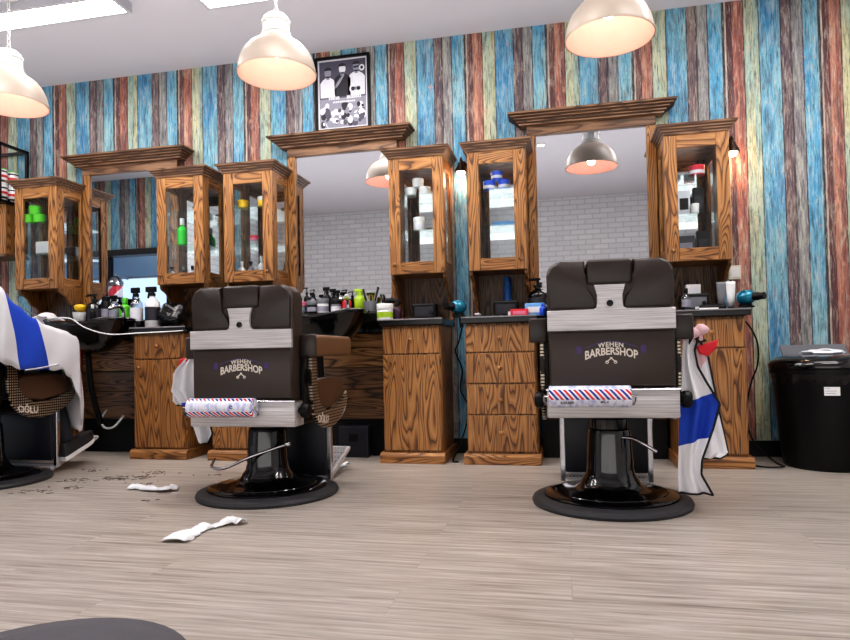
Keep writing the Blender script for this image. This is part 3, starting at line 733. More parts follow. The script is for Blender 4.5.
# ------------------------------------------------------------------ gowns hanging on the chair arms
def lerp_tab(tab, z):
    for (z0, *a), (z1, *b) in zip(tab, tab[1:]):
        if z0 >= z >= z1:
            u = (z0-z)/(z0-z1) if z0 != z1 else 0
            return [p+(q-p)*u for p, q in zip(a, b)]
    return list(tab[-1][1:])
def hung_sheet(name, parent, tab, y0, stops, slope, folds=3.0, amp=.018, n=26, m=60, phase=0.0, hem=True, tilt=0.0):
    """cloth hanging from tab = (z, left x, right x); bands = (z above which, material slot)"""
    bm = nb(); bl = bm.verts.layers.float.new('band'); zt, zb = tab[0][0], tab[-1][0]; G = []
    for j in range(m+1):
        z = zt+(zb-zt)*j/m; a, b = lerp_tab(tab, z); row = []
        for i in range(n+1):
            u = i/n; k = min(1, .25+1.2*j/m)
            y = y0+amp*k*math.sin(folds*2*PI*u+phase+.6*math.sin(4*(zt-z)))+.006*math.sin(17*u+9*z)+tilt*u
            vv = bm.verts.new((a+(b-a)*u, y, z)); vv[bl] = z-slope*u; row.append(vv)
        G.append(row)
    for j in range(m):
        for i in range(n):
            bm.faces.new((G[j][i], G[j][i+1], G[j+1][i+1], G[j+1][i]))
    edge = [Vector(r[-1].co) for r in G]+[Vector(v.co) for v in G[-1][::-1]]
    o = obj(name, bm, gown_mat(name+' cloth', stops), parent, smooth=True)
    md = o.modifiers.new('thick', 'SOLIDIFY'); md.thickness = .003
    if hem:
        bm = nb(); tube(bm, edge, .0045, 6); obj('hem', bm, 'cloth_black', o, smooth=True)
    return o
g = thing('barber_gown', 'white and blue gown with black hem hanging from the right chair arm', 'gown', (0, 0, 0))
hung_sheet('gown_front', g, [(.70, .468, .520), (.645, .462, .505), (.58, .458, .515), (.52, .455, .545), (.43, .448, .595), (.33, .440, .565), (.21, .436, .52), (.15, .434, .515), (.07, .434, .556)], -1.44, [(0, (240, 240, 244)), (.255, CB), (.432, (240, 240, 244))], .04, 1.6, .016)
hung_sheet('gown_fall', g, [(.685, .50, .535), (.62, .50, .565), (.43, .50, .598), (.225, .50, .632), (.205, .50, .60)], -1.395, [(0, (240, 240, 244)), (.52, CP)], .1, 1.2, .012, phase=1.0)
bm = nb()
for k in range(5):
    lathe(bm, [(.004, -.03), (.022+.004*(k % 2), -.015), (.024, .005), (.014, .022), (.003, .03)], 12, (.50+.018*(k-2), -1.42-.012*(k % 3), .70+.014*((k*2) % 3)), 'z' if k % 2 else 'x')
obj('gathered_collar', bm, 'cloth_pink', g, smooth=True)
bm = nb(); prism(bm, [(.515, .66), (.60, .688), (.592, .655), (.56, .62), (.53, .63)], 'xz', -1.43, -1.415, .004, 1); obj('collar_flap', bm, 'cloth_red', g)
bm = nb(); tube(bm, [(.478, -1.43, .66), (.50, -1.45, .70), (.525, -1.44, .68), (.55, -1.42, .685)], .006, 6, smooth_n=4); obj('neck_tape', bm, 'cloth_black', g, smooth=True)
g = thing('barber_gown', 'white and blue gown bunched on the left arm of the middle chair', 'gown', (0, 0, 0))
hung_sheet('gown_front', g, [(.655, -1.755, -1.665), (.60, -1.81, -1.66), (.50, -1.835, -1.66), (.455, -1.80, -1.655), (.40, -1.745, -1.65), (.30, -1.715, -1.62), (.255, -1.70, -1.645)], -1.465, [(0, CW), (.395, CB), (.44, CW)], .02, 1.5, .014)
hung_sheet('gown_fall', g, [(.63, -1.80, -1.70), (.58, -1.845, -1.72), (.45, -1.85, -1.75), (.43, -1.83, -1.76)], -1.43, [(0, CW)], .02, 1.2, .01, hem=True)
bm = nb(); tube(bm, [(-1.80, -1.45, .625), (-1.78, -1.455, .645), (-1.74, -1.45, .645), (-1.70, -1.44, .63)], [.006, .011, .012, .008], 8, smooth_n=4); obj('gathered_collar', bm, 'cloth_red', g, smooth=True)

# ------------------------------------------------------------------ the client in the left chair
PX, PY = -3.13, -1.25
p = thing('person', 'seated person under a white and blue gown, black shoe on the footrest', 'person', (PX, PY, 0))
def skin_body(name, pts, edges, mat, parent, root=0, lv=2):
    me = bpy.data.meshes.new(name); bm = nb(); sl = bm.verts.layers.skin.verify(); vs = []
    for i, q in enumerate(pts):
        v = bm.verts.new(q[0]); v[sl].radius = q[1] if isinstance(q[1], tuple) else (q[1], q[1]); v[sl].use_root = (i == root); vs.append(v)
    for a, b in edges: bm.edges.new((vs[a], vs[b]))
    bm.to_mesh(me); bm.free(); me.materials.append(M[mat])
    o = bpy.data.objects.new(name, me); COL.objects.link(o); o.parent = parent
    sk = o.modifiers.new('skin', 'SKIN'); sk.use_smooth_shade = True
    sb = o.modifiers.new('smooth', 'SUBSURF'); sb.levels = lv; sb.render_levels = lv
    dg = bpy.context.evaluated_depsgraph_get(); dg.update()
    m2 = bpy.data.meshes.new_from_object(o.evaluated_get(dg)); o.modifiers.clear(); o.data = m2
    m2.materials.clear(); m2.materials.append(M[mat]); m2.polygons.foreach_set('use_smooth', [True]*len(m2.polygons))
    return o
pts = [((0, -.07, .66), (.15, .11)), ((0, -.11, .79), (.14, .10)), ((0, -.15, .93), (.15, .10)), ((0, -.19, 1.06), (.14, .08)), ((0, -.20, 1.14), .058), ((0, -.195, 1.21), .053), ((0, -.18, 1.285), (.07, .085)), ((0, -.18, 1.365), (.075, .095)), ((0, -.185, 1.415), (.05, .06))]
ed = [(i, i+1) for i in range(8)]
for s in (-1, 1):
    b = len(pts)
    pts += [((s*.09, -.02, .665), .09), ((s*.11, .20, .675), .078), ((s*.13, .32, .668), .058), ((s*.14, .352, .40), .045), ((s*.18, .39, .20), .038), ((s*.20, .375, .12), .033), ((s*.205, .46, .125), (.03, .022))]
    ed += [(0, b)]+[(b+i, b+i+1) for i in range(6)]
    a = len(pts)
    pts += [((s*.165, -.19, 1.045), .058), ((s*.20, -.15, .93), .044), ((s*.21, -.05, .84), .040), ((s*.17, .12, .80), .034), ((s*.10, .22, .79), .026), ((s*.07, .27, .785), (.034, .016))]
    ed += [(3, a)]+[(a+i, a+i+1) for i in range(5)]
    for k in range(4):
        c = len(pts); ux = s*(.075-.018*k-.0)
        pts += [((ux-.0, .305, .788), .009), ((ux, .335, .782), .008), ((ux, .355, .772), .007)]
        ed += [(a+5, c), (c, c+1), (c+1, c+2)]
    c = len(pts); pts += [((s*.035, .25, .79), .010), ((s*.01, .275, .785), .008)]; ed += [(a+4, c), (c, c+1)]
body = skin_body('body', pts, ed, 'skin', p)
# face: eyes, nose, mouth, ears are raised on the head
bm = nb()
lathe(bm, [(.002, -.03), (.010, -.02), (.013, .0), (.008, .022), (.002, .03)], 10, (0, -.083, 1.33)); 
obj('nose', bm, 'skin', p, smooth=True)
for s in (-1, 1):
    bm = nb(); lathe(bm, [(.002, -.012), (.010, -.006), (.011, .003), (.004, .011)], 12, (s*.03, -.093, 1.355), 'y'); obj('eye', bm, 'cream', p, smooth=True)
    bm = nb(); lathe(bm, [(.004, -.03), (.014, -.02), (.016, .01), (.010, .028), (.002, .032)], 10, (s*.078, -.18, 1.34), 'z', sx=.5); obj('ear', bm, 'skin', p, smooth=True)
bm = nb(); tube(bm, [(-.022, -.092, 1.29), (0, -.086, 1.292), (.022, -.092, 1.29)], .005, 6, smooth_n=3); obj('mouth', bm, 'pink', p, smooth=True)
bm = nb(); r = bmesh.ops.create_uvsphere(bm, u_segments=24, v_segments=14, radius=1)
for v in list(bm.verts):
    v.co = Vector((v.co.x*.084, -.19+v.co.y*.102, 1.37+v.co.z*.09))
bmesh.ops.delete(bm, geom=[v for v in bm.verts if v.co.z < 1.355 and v.co.y > -.195 or v.co.z < 1.305 or (v.co.y > -.125 and v.co.z < 1.405)], context='VERTS')
obj('hair', bm, 'hair', p, smooth=True)
# trousers and shoes
for s in (-1, 1):
    tr = [((s*.09, .02, .67), .098), ((s*.11, .20, .68), .086), ((s*.13, .325, .672), .066), ((s*.14, .355, .40), .054), ((s*.18, .38, .23), .046), ((s*.197, .38, .145), .046)]
    skin_body('trouser_leg', tr, [(i, i+1) for i in range(5)], 'denim', p)
    bm = nb()
    def foot(z0, z1, k, mi, taper=1.0):
        prof = [(-.05, .032), (-.035, .04), (.05, .041), (.11, .046), (.16, .042), (.19, .032), (.205, .018)]
        L = [(s*.205-w*k, y) for y, w in prof]+[(s*.205+w*k, y) for y, w in prof[::-1]]
        A = [bm.verts.new((x, .372+y, z0+(y+.05)*.34)) for x, y in L]; B = [bm.verts.new((s*.205+(x-s*.205)*taper, .372+y*(.97 if taper < 1 else 1), z1+(y+.05)*(.34 if taper == 1 else .20))) for x, y in L]
        n = len(L); fs = [bm.faces.new(A), bm.faces.new(B[::-1])]+[bm.faces.new((A[i], B[i], B[(i+1) % n], A[(i+1) % n])) for i in range(n)]
        for f in fs: f.material_index = mi
    foot(.064, .088, 1.08, 1); foot(.088, .165, 1.0, 0, .75)
    obj('shoe', bm, ['shoe', 'sole'], p, auto=40)
# the gown
st = [(-.40, 1.02, .17, .80), (-.34, 1.12, .15, .78), (-.28, 1.15, .20, .72), (-.22, 1.09, .345, .66), (-.12, 1.0, .345, .62), (-.02, .94, .345, .61), (.08, .895, .345, .60), (.17, .875, .345, .60), (.26, .862, .345, .55), (.325, .832, .338, .44), (.37, .765, .30, .31), (.415, .69, .265, .27), (.435, .55, .25, .265), (.44, .40, .24, .26), (.44, .28, .23, .25)]
def gown_at(s):
    k = min(int(s), len(st)-2); u = s-k; return [a+(b-a)*u for a, b in zip(st[k], st[k+1])]
bm = nb(); bl = bm.verts.layers.float.new('band'); G = []; NS, NTT = 84, 52
for j in range(NS+1):
    s = (len(st)-1)*j/NS; y, zt, w, zl = gown_at(s); row = []
    for i in range(NTT+1):
        q = -1+2*i/NTT; aq = abs(q); sg = 1 if q >= 0 else -1
        if aq < .62:
            v = aq/.62; x = w*v; z = zt-(.055*v*v)
        else:
            v = (aq-.62)/.38; x = w*(1+.03*math.sin(PI*v))+.010*math.sin(5*y*6+3*v)*v; z = zt-.055-(zt-.055-max(zl, .0))*v if zt-.055 > zl else zt-.055-.004*v
        fold = .010*math.sin(j*.55+4*aq)*math.sin(3.3*q+.4*j)
        vv = bm.verts.new((sg*x, y+fold*.5+(.012*math.sin(9*q) if s > 10.5 else 0), z+fold)); vv[bl] = (s-1.6*max(0, aq-.35)/.65)/14; row.append(vv)
    G.append(row)
for j in range(NS):
    for i in range(NTT):
        bm.faces.new((G[j][i], G[j+1][i], G[j+1][i+1], G[j][i+1]))
rib = []
for lo, hi in ((int(NTT*.80), NTT), (0, int(NTT*.20))):
    j0 = int(NS*.655)
    rib.append([[tuple(G[j0+jj-(abs(i-NTT/2)-NTT*.3)*.12][i].co if False else G[j0+jj][i].co) for jj in (0, 1, 2)] for i in range(lo, hi+1)])
gw = obj('gown', bm, gown_mat('seated gown cloth', [(0, CW), (2.55/14, CB), (4.5/14, CW)]), p, smooth=True)
bm = nb()
for R in rib:
    V = [[bm.verts.new((x+(.006 if x > 0 else -.006), y, z)) for x, y, z in r_] for r_ in R]
    for a, b in zip(V, V[1:]):
        for k in range(2): bm.faces.new((a[k], a[k+1], b[k+1], b[k]))
o = obj('gown_edging', bm, 'cloth_red', gw, smooth=True)
md = gw.modifiers.new('thick', 'SOLIDIFY'); md.thickness = .003
bm = nb(); tube(bm, [(.35, -.08, .61), (.36, .02, .62), (.358, .14, .635)], .004, 6, smooth_n=3); obj('tie_cord', bm, 'cloth', gw, smooth=True)
# ------------------------------------------------------------------ framed poster
t = thing('framed_poster', 'black framed black and white poster of three men above the middle mirror', 'poster', (-1.455, -.002, 2.19))
def PX3(u, v): return (u, v)
W2, HT = .197, .52
bm = nb(); frame_xz(bm, -W2, W2, 0, HT, .018, .018, -.028, 0, .002); obj('frame', bm, ['black', 'black'], t)
bm = nb(); box(bm, -W2+.017, W2-.017, -.012, -.004, .017, HT-.017); obj('border', bm, 'pr_w', t)
bm = nb(); prism(bm, [(-W2+.03, .03), (W2-.03, .03), (W2-.03, .23), (-W2+.03, .23)], 'xz', -.0128, -.0121, mi=2)
prism(bm, [(-W2+.03, .23), (W2-.03, .23), (W2-.03, HT-.03), (-W2+.03, HT-.03)], 'xz', -.0128, -.0121, mi=0)
def ell(cx, cz, rx, rz, mi, d, n=18, a0=0, a1=2*PI):
    prism(bm, [(cx+rx*math.cos(a0+(a1-a0)*k/n), cz+rz*math.sin(a0+(a1-a0)*k/n)) for k in range(n if a1-a0 > 6 else n+1)], 'xz', -.0128-d, -.0127, mi=mi)
# three printed figures: shoulders, neck, face, hair
for cx, top, sh, shirt in ((-.105, .455, .055, 1), (.0, .475, .058, 3), (.10, .48, .06, 1)):
    z = top
    prism(bm, [(cx-sh, .24), (cx-sh*1.02, z-.115), (cx-sh*.7, z-.092), (cx-.016, z-.078), (cx+.016, z-.078), (cx+sh*.7, z-.092), (cx+sh*1.02, z-.115), (cx+sh, .24)], 'xz', -.0134, -.0127, mi=shirt)
    prism(bm, [(cx-.013, z-.09), (cx+.013, z-.09), (cx+.013, z-.05), (cx-.013, z-.05)], 'xz', -.0138, -.0127, mi=2)
    ell(cx, z-.045, .024, .033, 2 if shirt == 1 else 1, .0014)
    ell(cx, z-.024, .026, .018, 3, .0018, a0=-.2, a1=PI+.2)
    ell(cx, z-.068, .015, .012, 3, .0018, a0=PI, a1=2*PI)
prism(bm, [(.079, .438), (.121, .442), (.119, .430), (.081, .427)], 'xz', -.0150, -.0127, mi=3)
prism(bm, [(-.045, .30), (-.02, .33), (.015, .385), (.005, .39), (-.03, .35), (-.06, .31)], 'xz', -.0150, -.0127, mi=2)
for cx in (.075, .115): ell(cx, .285, .026, .026, 1, .0026); ell(cx, .285, .014, .014, 3, .003)
ell(.14, .425, .02, .022, 1, .0022); ell(.14, .425, .01, .011, 3, .0026)
# worn line of lettering
rr = random.Random(3)
for row, (z, hh, x0, x1) in enumerate(((.222, .022, -.10, -.02), (.222, .022, .03, .13), (.198, .012, -.07, .09))):
    x = x0
    while x < x1:
        ww = rr.uniform(.006, .014); prism(bm, [(x, z), (x+ww, z), (x+ww, z+hh*rr.uniform(.7, 1)), (x, z+hh)], 'xz', -.0140, -.0127, mi=1); x += ww+.004
for k in range(70):   # busy crowd picture
    cx, cz = rr.uniform(-.15, .15), rr.uniform(.045, .185); r = rr.uniform(.008, .022)
    ell(cx, cz, r, r*rr.uniform(.8, 1.5), rr.choice((1, 1, 3, 2, 0)), .0006+k*.00003, n=8)
obj('print', bm, ['pr_bg', 'pr_w', 'pr_g', 'pr_k'], t)

# ------------------------------------------------------------------ little wall lamps
def sconce(x, z, label):
    t = thing('sconce_lamp', label, 'wall lamp', (x, -.001, z))
    bm = nb(); lathe(bm, [(.028, 0), (.028, -.01), (.012, -.016)], 20, (0, 0, .055), 'y'); tube(bm, [(0, -.012, .055), (0, -.05, .085), (0, -.085, .075), (0, -.09, .045)], .006, 8, smooth_n=4); obj('bracket', bm, 'rust', t, smooth=True)
    bm = nb(); lathe(bm, [(.008, .05), (.018, .045), (.02, .028), (.036, .004), (.04, -.016), (.037, -.016), (.033, .002), (.016, .026)], 24, (0, -.09, 0), cap=False); obj('shade', bm, 'rust', t, auto=50)
    bm = nb(); lathe(bm, [(.010, .02), (.022, -.002), (.028, -.018), (.02, -.034), (.003, -.042)], 18, (0, -.09, 0)); obj('bulb', bm, 'bulb_s', t, smooth=True)
    l = bpy.data.lights.new('sconce_light', 'POINT'); l.energy = 1.9; l.color = (1, .58, .32); l.shadow_soft_size = .025
    lo = bpy.data.objects.new('sconce_light', l); COL.objects.link(lo); lo.parent = t; lo.location = (0, -.09, -.065)
sconce(-.637, 1.835, 'small bronze wall lamp between the white tubs cabinet and the blue tubs cabinet')
sconce(.995, 1.825, 'small bronze wall lamp right of the red tub cabinet')

# ------------------------------------------------------------------ switch plate
t = thing('socket_plate', 'white wall socket plate above the right hair dryer', 'socket', (1.006, -.001, 1.105))
bm = nb(); box(bm, -.034, .034, -.012, 0, -.042, .042, .004, 2); obj('plate', bm, 'cream', t)
bm = nb(); box(bm, -.024, .024, -.015, -.011, -.03, .03, .002, 1); obj('rocker', bm, 'white_plastic', t)

# ------------------------------------------------------------------ waste bin
t = thing('waste_bin', 'round black swing-lid waste bin beside the right base cabinet', 'waste bin', (1.375, -.305, 0))
bm = nb(); lathe(bm, [(.205, 0), (.215, .008), (.222, .06), (.262, .50), (.272, .505), (.272, .53), (.262, .532), (.256, .50), (.21, .02), (.0005, .016)], 48, cap=False); obj('bin_body', bm, 'black', t, auto=40)
bm = nb(); lathe(bm, [(.268, .53), (.276, .535), (.278, .552), (.268, .572), (.23, .594), (.19, .602), (.18, .598), (.18, .58)], 48, cap=False); obj('lid_ring', bm, 'black_gloss', t, auto=50)
bm = nb(); R0 = []
for q in range(4):
    R0.append([bm.verts.new(((.2695-.004*q+.003*math.sin(i*2.3+q))*math.cos(2*PI*i/72), (.2695-.004*q+.003*math.sin(i*2.3+q))*math.sin(2*PI*i/72), .506-.014*q-(.012 if q == 3 else 0)*math.sin(i*.9)**2)) for i in range(72)])
for a, b in zip(R0, R0[1:]):
    for i in range(72): bm.faces.new((a[i], a[(i+1) % 72], b[(i+1) % 72], b[i]))
obj('bin_liner', bm, 'foil', t, smooth=True)
bm = nb(); prism(bm, [(-.17, .585), (.17, .585), (.15, .604), (-.15, .604)], 'xz', -.17, .13, .006, 2); prism(bm, [(.12, .60), (.14, .60), (.19, .655), (.185, .66)], 'yz', -.17, .17, .002, 1)
obj('swing_flap', bm, 'grey_plastic', t, auto=40)
bm = nb(); box(bm, -.035, .035, -.002, 0, -.022, .022); lb = obj('paper_label', bm, 'white_plastic', t, loc=(-.058, -.2515, .420), rot=(math.radians(-5), 0, math.radians(-13)))
bm = nb()
for k, w_ in enumerate((.02, .05, .045)): box(bm, -.03, -.03+w_, -.0026, -.002, .012-.012*k, .0145-.012*k)
obj('label_print', bm, 'pr_g', lb)
def crumple(name, loc, sx, sy, sz, label, group=None, seed=0, mat='paper', n=4, rz=0):
    r = random.Random(seed); bm = nb(); bmesh.ops.create_icosphere(bm, subdivisions=n, radius=1)
    ph = [(Vector((r.uniform(-1, 1), r.uniform(-1, 1), r.uniform(-1, 1)))*r.uniform(2, 9), r.uniform(0, 6)) for _ in range(9)]
    for v in bm.verts:
        d = v.co.copy(); k = 1+sum(.075*math.sin(a.dot(d)+b) for a, b in ph)
        v.co = Vector((d.x*sx*k, d.y*sy*k, max(0, (d.z*k+.75))*sz*.57))
    return tag(obj(name, bm, mat, None, loc=loc, rot=(0, 0, rz), auto=35), label, 'bag' if 'bag' in name else 'tissue' if 'tissue' in name else 'towel', group)
crumple('tissue', (1.36, -.33, .6045), .085, .05, .03, 'crumpled tissue lying on top of the black bin', seed=4)

# ------------------------------------------------------------------ paper strips on the floor
def strip(pts, w, label, seed):
    """a used neck paper: a narrow crinkled ribbon lying on the floor"""
    r = random.Random(seed); bm = nb(); P = [Vector(q) for q in pts]; out = []
    for i in range(len(P)-1):
        for k in range(8): out.append(P[i].lerp(P[i+1], k/8))
    out.append(P[-1]); n = len(out); G = []
    for i, c in enumerate(out):
        d = out[min(i+1, n-1)]-out[max(i-1, 0)]; d.z = 0; d.normalize(); s = Vector((-d.y, d.x, 0)); row = []
        ww = w[min(int(i/n*len(w)), len(w)-1)]*r.uniform(.85, 1.15)
        for k in range(5):
            u = k/4-.5; row.append(bm.verts.new(c+s*ww*u+Vector((0, 0, .004+.020*math.cos(u*PI)*(.5+.5*math.sin(i*.5))+r.uniform(0, .006)))))
        G.append(row)
    for a, b in zip(G, G[1:]):
        for k in range(4): bm.faces.new((a[k], a[k+1], b[k+1], b[k]))
    o = obj('neck_paper_strip', bm, 'paper', None, smooth=True); md = o.modifiers.new('thick', 'SOLIDIFY'); md.thickness = .002
    return tag(o, label, 'paper strip')
strip([(-1.38, -2.15, 0), (-1.385, -2.02, 0), (-1.37, -1.965, 0), (-1.34, -1.92, 0), (-1.28, -1.87, .01), (-1.25, -1.89, 0)], [.10, .085, .06, .055, .05, .05], 'long bent white paper strip on open floor, nearest the viewer', 1)
strip([(-2.17, -1.33, 0), (-2.09, -1.31, 0), (-2.02, -1.36, 0), (-1.94, -1.34, .01), (-1.90, -1.32, 0)], [.05, .075, .05, .09, .06], 'white paper strip on the floor left of the middle chair base', 2)
strip([(-1.40, -.62, 0), (-1.33, -.585, 0), (-1.26, -.60, .004)], [.05, .05, .07], 'small white paper scrap by the footrest of the middle chair', 3)

# dark hair clippings on the floor near the left chair
rr = random.Random(11); bm = nb()
for cx, cy, n in ((-2.42, -1.10, 60), (-2.33, -1.02, 50), (-2.62, -1.16, 40), (-2.3, -.92, 30), (-2.15, -1.20, 18), (-2.5, -1.33, 26), (-2.62, -1.45, 30), (-2.75, -.85, 20), (-1.95, -.95, 10), (-1.9, -1.55, 6)):
    for k in range(int(n*.55)):
        x, y = cx+rr.gauss(0, .055), cy+rr.gauss(0, .025); a = rr.uniform(0, PI); l = rr.uniform(.012, .035); q = rr.uniform(-.01, .01)
        tube(bm, [(x, y, .0015), (x+l*.5*math.cos(a)-q*math.sin(a), y+l*.5*math.sin(a)+q*math.cos(a), .003), (x+l*math.cos(a), y+l*math.sin(a), .0015)], .0014, 3)
tag(obj('hair_clippings', bm, 'hairbits'), 'dark hair clippings scattered on the floor near the left chair', 'hair clippings', kind='stuff')

# ------------------------------------------------------------------ shelf at the far left
t = thing('wooden_wall_box', 'orange brown wooden wall box at far left under the striped tins', 'wall box', (-4.28, -.11, 1.45))
bm = nb(); box(bm, -.26, .26, -.10, .108, 0, .375, .004, 1); obj('case', bm, 'oak_v', t)
bm = nb(); box(bm, -.27, .27, -.105, .108, -.018, 0); obj('bottom_board', bm, 'back_v', t)
t = thing('rack_frame', 'black metal rack holding striped tins at far left', 'rack', (-4.28, -.14, 1.825))
bm = nb()
for x in (-.27, .27):
    for y in (-.13, .12): box(bm, x-.01, x+.01, y-.01, y+.01, 0, .43)
for z in (.0, .42):
    for y in (-.13, .12): box(bm, -.28, .28, y-.01, y+.01, z, z+.02)
    for x in (-.27, .27): box(bm, x-.01, x+.01, -.13, .12, z, z+.02)
obj('frame', bm, 'black_metal', t)
bm = nb(); box(bm, -.262, .262, -.122, .112, .004, .016); obj('shelf_board', bm, 'black_metal', t)
for k, (x, y, z, where) in enumerate(((-4.07, -.20, 0, 'bottom row, nearest the cabinet'), (-4.17, -.20, 0, 'bottom row, second from the cabinet'), (-4.07, -.20, 1, 'top row, nearest the cabinet'), (-4.17, -.20, 1, 'top row, second from the cabinet'), (-4.07, -.095, 0, 'bottom row against the wall'), (-4.07, -.095, 1, 'top row against the wall'))):
    t = thing('striped_tin', 'white tin with red and black stripes in the rack, '+where, 'tin', (x, y, 1.8415+.122*z), .4*k, 'striped tins in the rack at far left')
    bm = nb(); lathe(bm, [(.044, 0), (.046, .003), (.046, .112), (.044, .116)], 24); obj('can_body', bm, 'can', t, auto=40)
    bm = nb(); lathe(bm, [(.0445, .114), (.047, .115), (.047, .121), (.042, .1215)], 24); obj('lid', bm, 'green' if k in (2, 5) else 'white_plastic', t, auto=40)

# ------------------------------------------------------------------ stool standing in for an unclear dark shape in the near corner
t = thing('padded_stool', 'dark grey padded stool top at the bottom left corner', 'stool', (-.612, -3.60, 0))
bm = nb(); lathe(bm, [(.17, .21), (.19, .222), (.195, .265), (.18, .292), (.12, .304), (.01, .306)], 48); obj('cushion', bm, 'stool', t, smooth=True)
bm = nb(); lathe(bm, [(.15, .19), (.17, .195), (.17, .212)], 40); obj('seat_board', bm, 'black', t, auto=40)
for k in range(4):
    a = PI/4+k*PI/2; bm = nb(); tube(bm, [(.12*math.cos(a), .12*math.sin(a), .2), (.14*math.cos(a), .14*math.sin(a), 0.0)], [.018, .013], 10); obj('leg', bm, 'black', t, smooth=True)

# ------------------------------------------------------------------ hair dryers in their holders, with cables
def dryer(x, y, z, face, label):
    t = thing('dryer_holder', 'black ring holder carrying '+label, 'holder', (x, y, 0))
    bm = nb(); box(bm, -.035, .035, -.05, .06, z-.036, z-.026, .003, 1); tube(bm, [(.03*math.cos(a), .03*math.sin(a), z-.02) for a in [2*PI*k/16 for k in range(16)]], .006, 6, True)
    box(bm, -.006, .006, .05, .062, z-.10, z-.03); obj('holder_ring', bm, 'black', t)
    t = thing('hair_dryer', label, 'hair dryer', (x, y, z), face); t.scale = (.86, .86, .86)
    bm = nb(); lathe(bm, [(.012, -.052), (.032, -.046), (.046, -.022), (.05, .005), (.046, .032), (.034, .05), (.026, .056)], 28, (0, 0, .028), 'x'); obj('housing', bm, 'teal', t, smooth=True)
    bm = nb(); lathe(bm, [(.027, .052), (.027, .085), (.022, .10), (.024, .125), (.018, .126)], 20, (0, 0, .028), 'x'); obj('nozzle', bm, 'black', t, auto=40)
    bm = nb(); tube(bm, [(-.015, 0, .0), (-.02, 0, -.05), (-.022, 0, -.115)], [.019, .017, .014], 12, smooth_n=4); obj('handle', bm, 'black', t, smooth=True)
dryer(-.618, -.40, .905, PI*1.28, 'teal hair dryer in the gap left of the drawer chest')
dryer(.985, -.31, .908, -.75, 'teal hair dryer beside the right worktop, under the socket plate')
def cable(pts, r, label, mat='black', n=6):
    bm = nb(); tube(bm, pts, r, 6, smooth_n=n); return tag(obj('power_cable', bm, mat, None, smooth=True), label, 'cable')
cable([(.98, -.31, .80), (1.02, -.30, .74), (1.055, -.26, .66), (1.06, -.22, .55), (1.03, -.20, .45), (1.015, -.15, .30), (1.03, -.13, .16), (1.07, -.16, .07), (1.12, -.30, .012), (1.13, -.40, .01), (1.05, -.44, .01), (.99, -.40, .01)], .005, 'black cable hanging from the right hair dryer to the floor beside the bin')
cable([(-.60, -.40, .81), (-.63, -.36, .72), (-.66, -.30, .66), (-.63, -.25, .55), (-.65, -.20, .42), (-.60, -.2, .30), (-.64, -.25, .12), (-.68, -.35, .012), (-.64, -.42, .01)], .005, 'black cable hanging in the gap between the two oak base cabinets')
cable([(-3.20, -.182, .30), (-3.19, -.25, .24), (-3.14, -.28, .185), (-3.08, -.26, .19), (-3.05, -.2, .26)], .008, 'pale hose looping below the left plank apron', 'white_plastic')
cable([(-1.55, -.19, .34), (-1.50, -.25, .26), (-1.44, -.28, .24), (-1.40, -.24, .32), (-1.41, -.19, .42)], .007, 'pale hose looping below the middle plank apron', 'white_plastic')
cable([(-3.95, -.02, 1.17), (-3.83, -.30, 1.12), (-3.66, -.44, 1.03), (-3.50, -.47, .96), (-3.36, -.55, .945)], .005, 'thin grey hose running down to the left wash basin', 'grey_plastic')
cable([(-3.25, -.66, .93), (-3.05, -.70, .92), (-2.95, -.69, .86), (-2.80, -.66, .815), (-2.62, -.60, .82), (-2.5, -.52, .826), (-2.40, -.44, .8355)], .004, 'pale cord drooping in front of the left wash basin', 'white_plastic')
t = thing('adapter_box', 'dark electrical box under the middle plank apron', 'electrical box', (-1.34, -.20, 0))
bm = nb(); box(bm, -.10, .10, -.06, .03, 0, .20, .006, 2); obj('casing', bm, 'navy', t)
bm = nb(); box(bm, -.03, .03, -.066, -.06, .10, .15, .002, 1); obj('socket_face', bm, 'black', t)

